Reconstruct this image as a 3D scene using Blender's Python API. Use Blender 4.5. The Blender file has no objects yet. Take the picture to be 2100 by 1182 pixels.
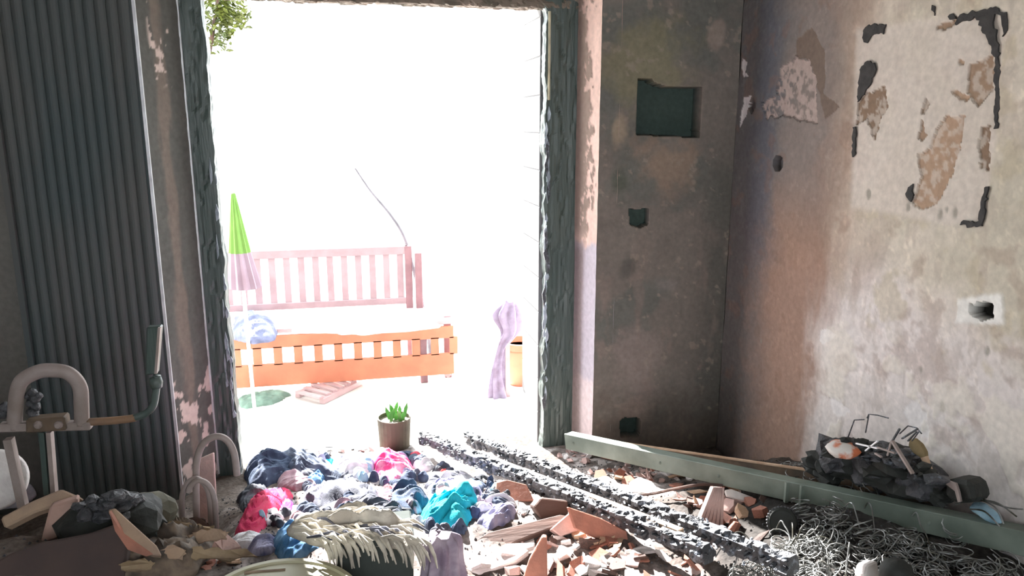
import bpy, bmesh, math, random
import numpy as np
from mathutils import Vector, Matrix, Euler

# ------------------------------------------------------------------ camera, sky, sun, exposure
scn = bpy.context.scene
col = scn.collection
FPX, PITCH, YAW, CAMZ = 1550.0, math.radians(12.2), math.radians(12.0), 1.6
cam_d = bpy.data.cameras.new('camera'); cam = bpy.data.objects.new('camera', cam_d); col.objects.link(cam)
cam_d.sensor_width = 36.0; cam_d.lens = 36.0 * FPX / 2100.0
cam_d.clip_start = 0.05; cam_d.clip_end = 300
cam.location = (0, 0, CAMZ)
cam.rotation_euler = (math.pi / 2 - PITCH, 0, -YAW)
scn.camera = cam

world = bpy.data.worlds.new('sky'); scn.world = world; world.use_nodes = True
wn = world.node_tree; bg = wn.nodes['Background']
bg.inputs[0].default_value = (0.90, 0.96, 1.0, 1); bg.inputs[1].default_value = 1.15

sun_d = bpy.data.lights.new('sun', 'SUN'); sun = bpy.data.objects.new('sun', sun_d); col.objects.link(sun)
sun_d.energy = 7.0; sun_d.color = (1.0, 0.97, 0.94); sun_d.angle = math.radians(0.6)
SUN_DIR = Vector((0.15, -0.62, -0.50)).normalized()          # the way the light travels
sun.rotation_euler = SUN_DIR.to_track_quat('-Z', 'Y').to_euler()
sun.location = (-3, 8, 8)

vs = scn.view_settings
vs.view_transform = 'Standard'; vs.look = 'None'; vs.gamma = 1.0; vs.use_curve_mapping = False
vs.exposure = 2.6

# ------------------------------------------------------------------ pixel helpers (2100 x 1182 frame)
C0 = np.array([0, 0, CAMZ])
_fw = np.array([math.sin(YAW) * math.cos(PITCH), math.cos(YAW) * math.cos(PITCH), -math.sin(PITCH)])
_rt = np.array([math.cos(YAW), -math.sin(YAW), 0]); _up = np.cross(_rt, _fw)
def ray(u, v): return _fw + _rt * (u - 1050) / FPX - _up * (v - 591) / FPX
def onY(u, v, Y): d = ray(u, v); return C0 + d * (Y / d[1])
def onX(u, v, X): d = ray(u, v); return C0 + d * (X / d[0])
def onZ(u, v, Z): d = ray(u, v); return C0 + d * ((Z - CAMZ) / d[2])
def onPlane(u, v, p, n):
    d = ray(u, v); n = np.asarray(n, float); return C0 + d * (np.dot(np.asarray(p) - C0, n) / np.dot(d, n))

# ------------------------------------------------------------------ numpy noise
def vnoise(x, y, seed=0):
    rs = np.random.RandomState(seed); T = rs.rand(64, 64)
    xi = np.floor(x).astype(int); yi = np.floor(y).astype(int)
    fx = x - xi; fy = y - yi; fx = fx * fx * (3 - 2 * fx); fy = fy * fy * (3 - 2 * fy)
    a = T[xi % 64, yi % 64]; b = T[(xi + 1) % 64, yi % 64]; c = T[xi % 64, (yi + 1) % 64]; d = T[(xi + 1) % 64, (yi + 1) % 64]
    return (a * (1 - fx) + b * fx) * (1 - fy) + (c * (1 - fx) + d * fx) * fy
def fbm(x, y, s, o=4, seed=0):
    r = 0; a = 0.5; t = 0
    for i in range(o):
        r = r + a * vnoise(x * s + 7.3 * i, y * s + 3.1 * i, seed + i); t += a; a *= 0.55; s *= 2.1
    return r / t
def ridged(x, y, s, o=3, seed=0):
    r = 0; a = 0.5; t = 0
    for i in range(o):
        r = r + a * (1 - np.abs(2 * vnoise(x * s + 5.7 * i, y * s + 1.9 * i, seed + i) - 1)); t += a; a *= 0.5; s *= 2.0
    return r / t
def cells(x, y, seed=0):                                     # F2-F1 of a jittered lattice, and a value per cell
    rs = np.random.RandomState(seed); J = rs.rand(64, 64, 3)
    xi = np.floor(x).astype(int); yi = np.floor(y).astype(int)
    f1 = np.full(x.shape, 9.0); f2 = np.full(x.shape, 9.0); val = np.zeros(x.shape)
    for dx in (-1, 0, 1):
        for dy in (-1, 0, 1):
            j = J[(xi + dx) % 64, (yi + dy) % 64]
            d = np.hypot(xi + dx + j[..., 0] - x, yi + dy + j[..., 1] - y)
            nw = d < f1
            f2 = np.where(nw, f1, np.minimum(f2, d)); val = np.where(nw, j[..., 2], val); f1 = np.where(nw, d, f1)
    return f2 - f1, val
def sstep(a, b, x):
    t = np.clip((x - a) / (b - a), 0, 1); return t * t * (3 - 2 * t)
def inpoly(px, py, poly):
    ins = np.zeros(px.shape, bool); n = len(poly)
    for i in range(n):
        x0, y0 = poly[i]; x1, y1 = poly[(i + 1) % n]
        if y0 == y1: continue
        c = ((y0 > py) != (y1 > py)) & (px < (x1 - x0) * (py - y0) / (y1 - y0) + x0)
        ins ^= c
    return ins

# ------------------------------------------------------------------ materials
def nodes_of(m):
    m.use_nodes = True; nt = m.node_tree; return nt, nt.nodes, nt.links, nt.nodes['Principled BSDF']
def M(name, c1, c2=None, scale=8.0, rough=0.8, bump=0.2, metal=0.0, bscale=None, spec=0.4, lo=0.4, hi=0.62, stretch=None):
    m = bpy.data.materials.new(name); nt, N, L, p = nodes_of(m)
    c2 = c2 or tuple(x * 0.6 for x in c1)
    tc = N.new('ShaderNodeTexCoord'); mp = N.new('ShaderNodeMapping'); L.new(tc.outputs['Object'], mp.inputs[0])
    if stretch: mp.inputs['Scale'].default_value = stretch
    n = N.new('ShaderNodeTexNoise'); n.inputs['Scale'].default_value = scale; n.inputs['Detail'].default_value = 6
    L.new(mp.outputs[0], n.inputs['Vector'])
    r = N.new('ShaderNodeValToRGB'); r.color_ramp.elements[0].position = lo; r.color_ramp.elements[1].position = hi
    r.color_ramp.elements[0].color = (*c1, 1); r.color_ramp.elements[1].color = (*c2, 1)
    L.new(n.outputs['Fac'], r.inputs[0]); L.new(r.outputs[0], p.inputs['Base Color'])
    p.inputs['Roughness'].default_value = rough; p.inputs['Metallic'].default_value = metal
    p.inputs['Specular IOR Level'].default_value = spec
    if bump:
        n2 = N.new('ShaderNodeTexNoise'); n2.inputs['Scale'].default_value = bscale or scale * 5; n2.inputs['Detail'].default_value = 8
        L.new(mp.outputs[0], n2.inputs['Vector'])
        b = N.new('ShaderNodeBump'); b.inputs['Strength'].default_value = bump; b.inputs['Distance'].default_value = 0.01
        L.new(n2.outputs['Fac'], b.inputs['Height']); L.new(b.outputs[0], p.inputs['Normal'])
    return m
def MC(name, rough=0.9, bump=0.18, nscale=45, var=0.10, spec=0.15):
    """material whose stains come from the mesh attribute 'stain', broken up by node noise"""
    m = bpy.data.materials.new(name); nt, N, L, p = nodes_of(m)
    at = N.new('ShaderNodeAttribute'); at.attribute_name = 'stain'
    tc = N.new('ShaderNodeTexCoord')
    n = N.new('ShaderNodeTexNoise'); n.inputs['Scale'].default_value = nscale; n.inputs['Detail'].default_value = 8
    L.new(tc.outputs['Object'], n.inputs['Vector'])
    mr = N.new('ShaderNodeMapRange'); mr.inputs[1].default_value = 0.3; mr.inputs[2].default_value = 0.7
    mr.inputs[3].default_value = 1 - var; mr.inputs[4].default_value = 1 + var
    L.new(n.outputs['Fac'], mr.inputs[0])
    mx = N.new('ShaderNodeVectorMath'); mx.operation = 'SCALE'
    L.new(at.outputs['Color'], mx.inputs[0]); L.new(mr.outputs[0], mx.inputs['Scale'])
    L.new(mx.outputs[0], p.inputs['Base Color'])
    p.inputs['Roughness'].default_value = rough; p.inputs['Specular IOR Level'].default_value = spec
    b = N.new('ShaderNodeBump'); b.inputs['Strength'].default_value = bump; b.inputs['Distance'].default_value = 0.008
    L.new(n.outputs['Fac'], b.inputs['Height']); L.new(b.outputs[0], p.inputs['Normal'])
    return m

m_plaster = MC('smoked_plaster')
m_reveal = MC('reveal_plaster', nscale=40)
m_char = M('charred_wood', (0.028, 0.032, 0.040), (0.20, 0.23, 0.28), 45, 0.34, 0.5, spec=0.8, lo=0.54, hi=0.70)  # bluish second tone: ash patches and painted sky glints
m_jamb = M('charred_jamb', (0.052, 0.078, 0.070), (0.085, 0.112, 0.102), 22, 0.42, 0.25, spec=0.6, stretch=(1, 1, 0.12), lo=0.42, hi=0.7)
m_ash = M('ash_floor', (0.16, 0.13, 0.12), (0.50, 0.45, 0.43), 9, 0.95, 0.8, bscale=45, lo=0.42, hi=0.6)
m_concrete = M('concrete', (0.4, 0.38, 0.36), (0.3, 0.29, 0.28), 3, 0.9, 0.2)
m_white_out = M('whitewash', (0.80, 0.79, 0.76), (0.70, 0.69, 0.66), 2, 0.9, 0.1)
m_terrace = M('terrace_paving', (0.72, 0.70, 0.66), (0.60, 0.58, 0.54), 2.5, 0.9, 0.2)
m_shutter = M('sooty_shutter_metal', (0.074, 0.095, 0.098), (0.108, 0.112, 0.108), 3, 0.7, 0.06, spec=0.4, stretch=(1, 1, 0.3))
m_bead = M('bare_metal_bead', (0.80, 0.81, 0.84), (0.62, 0.62, 0.65), 12, 0.4, 0.1, metal=0.4)
m_rail = M('grey_green_steel', (0.20, 0.235, 0.20), (0.12, 0.15, 0.125), 6, 0.55, 0.25, spec=0.5)
m_rust = M('rusty_brown_steel', (0.17, 0.115, 0.075), (0.085, 0.065, 0.05), 9, 0.7, 0.3)
m_spring = M('sooty_spring_wire', (0.36, 0.37, 0.37), (0.08, 0.075, 0.055), 14, 0.34, 0.1, metal=0.6, spec=0.6)
m_crust = M('black_crust', (0.035, 0.033, 0.032), (0.055, 0.05, 0.048), 30, 0.8, 0.3)
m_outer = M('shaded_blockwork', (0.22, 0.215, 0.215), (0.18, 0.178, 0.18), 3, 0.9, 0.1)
m_terra = M('broken_terracotta', (0.46, 0.20, 0.14), (0.33, 0.15, 0.11), 12, 0.85, 0.4)
m_pink = M('pink_plaster_chunk', (0.62, 0.43, 0.39), (0.50, 0.36, 0.33), 14, 0.9, 0.4)
m_white = M('white_plaster_chunk', (0.74, 0.70, 0.68), (0.58, 0.54, 0.53), 14, 0.9, 0.4)
m_coal = M('charcoal', (0.035, 0.037, 0.042), (0.09, 0.09, 0.10), 30, 0.5, 0.6, spec=0.5)
m_darkwood = M('scorched_wood', (0.13, 0.075, 0.06), (0.065, 0.045, 0.04), 7, 0.7, 0.3, stretch=(0.3, 2, 2))
m_palewood = M('unburnt_wood', (0.56, 0.40, 0.28), (0.44, 0.29, 0.19), 8, 0.75, 0.25, stretch=(0.4, 2, 2))
m_tan = M('tan_brick', (0.42, 0.30, 0.21), (0.33, 0.235, 0.18), 10, 0.9, 0.4)
m_brickpink = M('dusty_brick', (0.45, 0.29, 0.24), (0.36, 0.24, 0.20), 10, 0.9, 0.4)
m_brownblock = M('dark_brown_board', (0.085, 0.058, 0.052), (0.065, 0.048, 0.046), 5, 0.9, 0.15)
m_card = M('scorched_cardboard', (0.36, 0.27, 0.17), (0.16, 0.11, 0.075), 8, 0.9, 0.2)
m_olive = M('pale_olive_plastic', (0.44, 0.42, 0.29), (0.38, 0.36, 0.25), 3, 0.5, 0.05)
m_black = M('soot_black', (0.018, 0.02, 0.018), (0.03, 0.033, 0.03), 12, 0.7, 0.3)
m_dullsteel = M('mauve_dusty_steel', (0.36, 0.30, 0.285), (0.27, 0.22, 0.20), 9, 0.6, 0.2, metal=0.15)
m_rustarm = M('orange_rust_arm', (0.30, 0.17, 0.09), (0.20, 0.13, 0.09), 10, 0.6, 0.2)
m_benchwood = M('red_brown_bench_wood', (0.50, 0.36, 0.36), (0.44, 0.30, 0.30), 9, 0.6, 0.1)
m_slat = M('weathered_back_slat', (0.33, 0.24, 0.25), (0.28, 0.20, 0.21), 9, 0.7, 0.1)
m_benchpost = M('mauve_brown_post', (0.25, 0.14, 0.15), (0.20, 0.11, 0.12), 9, 0.7, 0.1)
m_benchred = M('orange_bench_apron', (0.62, 0.23, 0.13), (0.54, 0.19, 0.11), 6, 0.7, 0.1)
m_leaf = M('sunlit_leaf', (0.05, 0.075, 0.012), (0.12, 0.14, 0.02), 9, 0.6, 0.0)
m_green = M('lime_cloth', (0.13, 0.27, 0.05), (0.17, 0.32, 0.07), 5, 0.8, 0.0)
m_mauve = M('mauve_cloth', (0.28, 0.20, 0.24), (0.33, 0.25, 0.30), 5, 0.9, 0.0)
m_dark_hole = M('deep_recess_soot', (0.045, 0.055, 0.052), (0.055, 0.065, 0.06), 10, 0.95, 0.1)

# ------------------------------------------------------------------ object helpers
def tag(o, label=None, cat=None, group=None, kind=None):
    if label: o['label'] = label
    if cat: o['category'] = cat
    if group: o['group'] = group
    if kind: o['kind'] = kind
    return o
def thing(name, label, cat, loc=(0, 0, 0), group=None):
    o = bpy.data.objects.new(name, None); col.objects.link(o); o.location = Vector([float(c) for c in loc]); o.empty_display_size = 0.05
    return tag(o, label, cat, group)
def mesh(name, V, Fc, mat, parent=None, smooth=False, origin=None):
    """world-space vertices; stored relative to the parent's base, or to the object's own base"""
    V = np.asarray(V, float)
    if parent is not None: O = np.array(parent_loc(parent))
    elif origin is not None: O = np.asarray(origin, float)
    else: O = np.array([(V[:, 0].min() + V[:, 0].max()) / 2, (V[:, 1].min() + V[:, 1].max()) / 2, V[:, 2].min()])
    me = bpy.data.meshes.new(name); me.from_pydata([tuple(v) for v in (V - O)], [], [tuple(int(i) for i in f) for f in Fc]); me.update()
    if smooth: me.polygons.foreach_set('use_smooth', [True] * len(me.polygons))
    o = bpy.data.objects.new(name, me); col.objects.link(o); me.materials.append(mat)
    if parent is not None: o.parent = parent
    else: o.location = O
    return o
def parent_loc(p):
    v = Vector((0, 0, 0))
    while p is not None: v = v + p.location; p = p.parent
    return v
def recalc(V, Fc):
    bm = bmesh.new(); vs_ = [bm.verts.new(tuple(v)) for v in V]
    for f in Fc:
        try: bm.faces.new([vs_[i] for i in f])
        except ValueError: pass
    bmesh.ops.recalc_face_normals(bm, faces=bm.faces); return bm
def bm_out(bm):
    bm.verts.index_update()
    V = [tuple(v.co) for v in bm.verts]; Fc = [[v.index for v in f.verts] for f in bm.faces]; bm.free(); return V, Fc
def prism(poly, n, thick, bevel=0.0, jit=0.0, rng=None):
    """closed slab: polygon (3D points, planar) swept by -n*thick"""
    n = np.asarray(n, float); n = n / np.linalg.norm(n); k = len(poly)
    P = [np.asarray(p, float) for p in poly]
    if jit and rng: P = [p + np.array([rng.uniform(-jit, jit) for _ in range(3)]) for p in P]
    V = P + [p - n * thick for p in P]
    Fc = [list(range(k)), list(range(2 * k - 1, k - 1, -1))] + [[i, (i + 1) % k, k + (i + 1) % k, k + i][::-1] for i in range(k)]
    bm = recalc(V, Fc)
    if bevel: bmesh.ops.bevel(bm, geom=list(bm.edges), offset=bevel, segments=1, affect='EDGES')
    return bm_out(bm)
def boxv(cx, cy, cz, sx, sy, sz, R=None, bevel=0.0):
    V = [np.array([x * sx / 2, y * sy / 2, z * sz / 2]) for x in (-1, 1) for y in (-1, 1) for z in (-1, 1)]
    if R is not None: V = [np.array(R @ Vector(v)) for v in V]
    V = [v + np.array([cx, cy, cz]) for v in V]
    Fc = [(0, 1, 3, 2), (4, 6, 7, 5), (0, 4, 5, 1), (2, 3, 7, 6), (0, 2, 6, 4), (1, 5, 7, 3)]
    bm = recalc(V, Fc)
    if bevel: bmesh.ops.bevel(bm, geom=list(bm.edges), offset=bevel, segments=1, affect='EDGES')
    return bm_out(bm)
def bar(a, b, w, t, upv=(0, 0, 1), bevel=0.0):
    """rectangular bar from a to b: w across, t along upv"""
    a = Vector(np.asarray(a, float)); b = Vector(np.asarray(b, float)); d = b - a; L = d.length; d.normalize()
    u = Vector(upv); s = d.cross(u).normalized(); u = s.cross(d).normalized()
    R = Matrix((d, s, u)).transposed()
    c = (a + b) / 2
    return boxv(c.x, c.y, c.z, L, w, t, R, bevel)
def tube(path, r, n=10, flat=None, closed=False):
    """round tube along 3D points; r number or list; flat scales the second axis"""
    P = [Vector(np.asarray(p, float)) for p in path]; k = len(P)
    rs = r if isinstance(r, (list, tuple)) else [r] * k
    V = []; Fc = []; s = None
    for i, p in enumerate(P):
        d = (P[(i + 1) % k] - P[i - 1]) if closed else (P[min(i + 1, k - 1)] - P[max(i - 1, 0)])
        d.normalize()
        if s is None:
            s = d.cross(Vector((0.13, 1, 0.21))).normalized()
        s = (s - d * s.dot(d)).normalized(); t = d.cross(s)
        for j in range(n):
            a = 2 * math.pi * j / n
            V.append(p + s * math.cos(a) * rs[i] + t * math.sin(a) * rs[i] * (flat or 1))
    for i in range(k if closed else k - 1):
        for j in range(n):
            i2 = (i + 1) % k
            Fc.append((i * n + j, i * n + (j + 1) % n, i2 * n + (j + 1) % n, i2 * n + j))
    if not closed:
        Fc.append(tuple(range(n))[::-1]); Fc.append(tuple((k - 1) * n + j for j in range(n)))
    return [tuple(v) for v in V], Fc
def smooth_path(pts, m=6):
    P = [np.asarray(p, float) for p in pts]; out = []
    for i in range(len(P) - 1):
        p0 = P[max(i - 1, 0)]; p1 = P[i]; p2 = P[i + 1]; p3 = P[min(i + 2, len(P) - 1)]
        for k in range(m):
            t = k / m
            out.append(0.5 * ((2 * p1) + (-p0 + p2) * t + (2 * p0 - 5 * p1 + 4 * p2 - p3) * t * t + (-p0 + 3 * p1 - 3 * p2 + p3) * t ** 3))
    out.append(P[-1]); return out
def lathe(profile, c, n=32, R=None):
    V = []; Fc = []; k = len(profile)
    for (r, z) in profile:
        for j in range(n):
            a = 2 * math.pi * j / n; v = Vector((r * math.cos(a), r * math.sin(a), z))
            if R is not None: v = R @ v
            V.append((v.x + c[0], v.y + c[1], v.z + c[2]))
    for i in range(k - 1):
        for j in range(n): Fc.append((i * n + j, i * n + (j + 1) % n, (i + 1) * n + (j + 1) % n, (i + 1) * n + j))
    Fc.append(tuple(range(n))[::-1]); Fc.append(tuple((k - 1) * n + j for j in range(n)))
    return V, Fc
def blob(c, r, seed, sc=(1, 1, 1), amp=0.35, sub=2):
    bm = bmesh.new(); bmesh.ops.create_icosphere(bm, subdivisions=sub, radius=1.0); rr = random.Random(seed)
    o = [rr.uniform(0, 50) for _ in range(3)]
    from mathutils import noise
    for v in bm.verts:
        k = 1 + amp * noise.noise(v.co * 1.7 + Vector(o)) + amp * 0.5 * noise.noise(v.co * 4.0 + Vector(o))
        v.co = Vector((v.co.x * sc[0], v.co.y * sc[1], v.co.z * sc[2])) * (r * k) + Vector([float(x) for x in c])
    return bm_out(bm)

# ------------------------------------------------------------------ the debris surface (height over the floor)
FL = -0.15                                                 # level of the bare floor, room and terrace
YB, XR, XL, YR, ZC = 3.55, 1.90, -2.0, -1.8, 2.7          # walls: back, right, left, rear; ceiling
gx = np.arange(XL, XR + 0.001, 0.02); gy = np.arange(-0.2, 3.95, 0.02)
GX, GY = np.meshgrid(gx, gy, indexing='ij')
def hfun(x, y):
    b = 0.02 + 0.09 * sstep(3.4, 2.4, y) + 0.22 * sstep(0.95, 1.7, x) * sstep(3.2, 1.8, y)
    b = b + 0.26 * np.exp(-(((x + 1.05) / 0.42) ** 2 + ((y - 2.25) / 0.42) ** 2)) + 0.10 * np.exp(-(((x + .2) / 0.5) ** 2 + ((y - 1.9) / 0.5) ** 2))
    b = b + 0.05 * np.exp(-(((x - 0.1) / 0.45) ** 2 + ((y - 2.7) / 0.35) ** 2))
    rough = sstep(3.75, 3.3, y)
    drop = np.maximum(sstep(2.85, 3.5, y), sstep(-0.40, -0.75, x) * sstep(2.35, 2.85, y))
    return b * (1 - 0.9 * drop) + (FL + 0.012) * drop + rough * (0.05 * (fbm(x, y, 5, 4, 3) - 0.5) + 0.025 * ridged(x, y, 14, 3, 8)) 
HM = np.maximum(hfun(GX, GY), FL + 0.004)
def H(x, y):
    i = (x - gx[0]) / 0.02; j = (y - gy[0]) / 0.02
    i = min(max(i, 0), len(gx) - 1.001); j = min(max(j, 0), len(gy) - 1.001)
    a, b = int(i), int(j); fi, fj = i - a, j - b
    return (HM[a, b] * (1 - fi) + HM[a + 1, b] * fi) * (1 - fj) + (HM[a, b + 1] * (1 - fi) + HM[a + 1, b + 1] * fi) * fj
def gp(u, v, lift=0.0):
    """point of the debris surface seen at a photo pixel"""
    d = ray(u, v); t = 1.0 / np.linalg.norm(d[:2]); 
    for _ in range(500):
        p = C0 + d * t
        if p[2] - lift < (H(p[0], p[1]) if p[1] < 3.95 else FL): return p
        t += 0.012
    return onZ(u, v, FL)

# ================================================================== THE SETTING
def structure(name, V, Fc, mat, parent=None, **k):
    o = mesh(name, V, Fc, mat, parent, **k)
    if parent is None: o['kind'] = 'structure'
    return o
structure('floor', *boxv(0, 0.975, FL - 0.06, 4.2, 6.05, 0.12), m_concrete)
structure('ceiling', *boxv(0, 0.9, ZC + 0.06, 4.2, 5.6, 0.12), m_concrete)
structure('wall_left', *boxv(XL - 0.06, 0.875, (ZC + FL) / 2, 0.12, 5.35, ZC - FL), m_concrete)

def stain_attr(o, colr):
    a = o.data.color_attributes.new('stain', 'FLOAT_COLOR', 'POINT')
    c = np.ones((len(o.data.vertices), 4), np.float32); c[:len(colr), :3] = colr; a.data.foreach_set('color', c.ravel())
def mixc(c, new, m):
    return c * (1 - m[..., None]) + np.asarray(new) * m[..., None]

# ---- right wall, a fine relief: smoked plaster, shed plaster, an old outlet box
dy = 0.006
ys = np.arange(1.45, YB + 0.0001, dy); zs = np.arange(FL, 2.302, dy)
Yg, Zg = np.meshgrid(ys, zs, indexing='ij')
def wallpoly(poly, X): return [tuple(onX(u, v, X)[1:]) for u, v in poly]
def pm(poly, wob=0.012, s=25, seed=1, conv=None, A=None, B=None):
    A = Yg if A is None else A; B = Zg if B is None else B
    wa = (fbm(A, B, s, 3, seed) - 0.5) * 2 * wob; wb = (fbm(A, B, s, 3, seed + 31) - 0.5) * 2 * wob
    P = wallpoly(poly, XR) if conv is None else conv(poly)
    return inpoly(A + wa, B + wb, P).astype(float)
def soft(m, k=3):
    for _ in range(k):
        m = (m + np.roll(m, 1, 0) + np.roll(m, -1, 0) + np.roll(m, 1, 1) + np.roll(m, -1, 1)) / 5
    return m
n1 = fbm(Yg, Zg, 3, 5, 11); n2 = fbm(Yg, Zg, 9, 5, 21); n3 = fbm(Yg * 3, Zg, 4, 4, 41)
PALE = np.array([0.66, 0.59, 0.50]); BROWN = np.array([0.30, 0.178, 0.128]); GREY = np.array([0.15, 0.146, 0.144]); LAV = np.array([0.74, 0.68, 0.67])
c = np.ones(Yg.shape + (3,)) * PALE
c = mixc(c, np.array([0.58, 0.53, 0.43]), sstep(0.45, 0.65, n1) * 0.8)
c = mixc(c, LAV, sstep(1.15, 0.8, Zg + (n1 - .5) * .5) * 0.8)
edge = 2.72 + (n3 - 0.5) * 0.25 + sstep(0.7, 1.6, Zg) * 0.05                       # smoke deepens towards the corner; its low sharp limit paints the door light's edge
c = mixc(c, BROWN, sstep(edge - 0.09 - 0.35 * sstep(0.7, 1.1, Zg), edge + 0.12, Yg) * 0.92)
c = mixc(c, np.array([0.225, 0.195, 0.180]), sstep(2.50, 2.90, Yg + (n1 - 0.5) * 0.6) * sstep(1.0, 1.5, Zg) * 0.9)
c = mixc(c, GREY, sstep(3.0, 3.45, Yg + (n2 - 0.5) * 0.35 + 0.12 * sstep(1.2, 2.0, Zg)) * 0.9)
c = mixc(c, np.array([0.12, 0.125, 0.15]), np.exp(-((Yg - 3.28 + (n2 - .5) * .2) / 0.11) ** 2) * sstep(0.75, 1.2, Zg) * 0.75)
c = mixc(c, np.array([0.50, 0.43, 0.30]), sstep(0.52, 0.62, fbm(Yg, Zg, 6, 5, 131)) * sstep(2.75, 2.4, Yg) * sstep(0.4, 1.0, Zg) * 0.5)
c = mixc(c, np.array([0.36, 0.29, 0.24]), sstep(0.57, 0.63, fbm(Yg * 2.2, Zg, 7, 5, 133)) * sstep(2.9, 2.5, Yg) * 0.25)
c = c * (0.88 + 0.24 * n2[..., None])
c = mixc(c, BROWN * 0.8, sstep(0.60, 0.72, n2) * 0.35)
sp_ = sstep(0.69, 0.72, fbm(Yg, Zg, 38, 3, 137)); c = mixc(c, c * 1.5, sp_ * 0.25)
dx = np.zeros(Yg.shape)
panel = soft(pm([(1757, 60), (1990, 28), (2062, 20), (2040, 300), (2012, 468), (1865, 448), (1745, 425)], 0.006), 4)
c = mixc(c, np.array([0.66, 0.59, 0.53]), panel * 0.75); dx = dx + panel * 0.004
FLAKE = np.array([0.42, 0.33, 0.30])
fl = pm([(1597, 145), (1632, 118), (1655, 125), (1672, 165), (1676, 252), (1640, 248), (1610, 240), (1570, 242), (1560, 208), (1590, 192)], 0.02, 22, 5)
c = mixc(c, FLAKE, fl * sstep(0.35, 0.5, fbm(Yg, Zg, 40, 3, 9)) * 0.9); dx += fl * 0.008 * (0.6 + n2)
br = pm([(1632, 80), (1662, 60), (1692, 100), (1690, 195), (1722, 218), (1692, 245), (1678, 180), (1657, 125), (1632, 115)], 0.015, 18, 6)
c = mixc(c, np.array([0.17, 0.125, 0.10]), br * 0.85); dx += br * 0.003
BROWNP = np.array([0.34, 0.235, 0.165])
for i, P in enumerate([[(1770, 195), (1812, 172), (1816, 215), (1800, 260), (1790, 292), (1776, 250), (1752, 255), (1757, 210)],
        [(1985, 130), (2030, 118), (2042, 140), (2032, 190), (2000, 222), (1985, 185)],
        [(1880, 320), (1905, 300), (1920, 270), (1942, 232), (1978, 240), (1967, 300), (1942, 370), (1920, 422), (1890, 428), (1872, 415), (1885, 365)],
        [(1893, 203), (1903, 210), (1891, 238), (1887, 232)], [(1886, 245), (1897, 280), (1884, 293), (1878, 285)],
        [(1945, 180), (1990, 200), (1985, 215), (1950, 192)], [(2010, 260), (2030, 255), (2025, 350), (2005, 345)],
        [(1915, 60), (1960, 40), (1962, 52), (1930, 66)], [(1962, 120), (1976, 120), (1972, 136), (1962, 135)]]):
    k = pm(P, 0.014, 24, 50 + i)
    c = mixc(c, BROWNP * (0.75 + 0.5 * (i % 3) / 2), k * (0.45 + 0.55 * sstep(0.35, 0.5, fbm(Yg, Zg, 45, 3, 60 + i)))); dx += k * 0.006
for i, (u, v, r) in enumerate([(1860, 425, .012), (1865, 405, .014), (1955, 437, .02), (1925, 440, .016), (1938, 432, .012), (1780, 400, .012), (2062, 530, .012), (2025, 720, .014), (1888, 760, .02), (1905, 735, .012), (1560, 700, .012), (1935, 835, .015)]):
    p = onX(u, v, XR); d = np.hypot((Yg - p[1]), (Zg - p[2]) * 0.6) + (n2 - 0.5) * 0.03
    k = sstep(r, r * 0.4, d); c = mixc(c, np.array([0.27, 0.25, 0.21]), k * 0.75); dx += k * 0.003
for P in ([(1683, 678), (1700, 675), (1722, 688), (1700, 697), (1690, 708), (1682, 700)], [(1698, 805), (1715, 805), (1728, 830), (1745, 845), (1725, 855), (1705, 845)],  # these two are sun spots, painted into the wall as pale colour
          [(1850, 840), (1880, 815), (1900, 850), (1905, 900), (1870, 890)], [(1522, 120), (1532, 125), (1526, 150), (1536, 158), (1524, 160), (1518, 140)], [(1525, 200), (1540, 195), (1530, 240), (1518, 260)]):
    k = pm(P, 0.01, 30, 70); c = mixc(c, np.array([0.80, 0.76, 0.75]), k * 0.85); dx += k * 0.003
# blistered skim coat low on the right
bl = sstep(0.54, 0.60, fbm(Yg, Zg, 7, 4, 91)) * sstep(2.75, 2.6, Yg) * sstep(0.95, 0.75, Zg)
c = mixc(c, np.array([0.74, 0.68, 0.60]), bl * 0.6); dx -= bl * 0.005
# outlet: a pale square of filler with a torn box hole; round junction hole; little burst hole by the corner
pl = pm([(1966, 612), (2056, 600), (2060, 668), (1960, 664)], 0.006); c = mixc(c, np.array([0.88, 0.86, 0.82]), soft(pl, 1) * (0.75 + .25 * n2)); dx -= pl * 0.004
ho = pm([(1990, 622), (2000, 628), (2006, 620), (2036, 622), (2037, 652), (2016, 658), (2002, 652), (1990, 642)], 0.004); c = mixc(c, np.array([0.05, 0.047, 0.045]), ho); dx += ho * 0.055
p = onX(1595, 336, XR); k = (np.hypot((Yg - p[1]) / 0.038, (Zg - p[2]) / 0.034) < 1 + (n2 - .5) * .4).astype(float); c = mixc(c, np.array([0.13, 0.12, 0.12]), k * 0.9); dx += k * 0.035
p = onX(1541, 217, XR); k = (np.abs((Yg - p[1]) / 0.03) + np.abs((Zg - p[2]) / 0.035) < 1 + (n2 - .5)).astype(float); c = mixc(c, np.array([0.10, 0.09, 0.09]), k * 0.9); dx += k * 0.02
dx = dx + (n1 - 0.5) * 0.012 + (n2 - 0.5) * 0.006
def gridfaces(a, b):
    I = np.arange(a * b).reshape(a, b); return np.stack([I[:-1, :-1], I[1:, :-1], I[1:, 1:], I[:-1, 1:]], -1).reshape(-1, 4)
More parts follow.
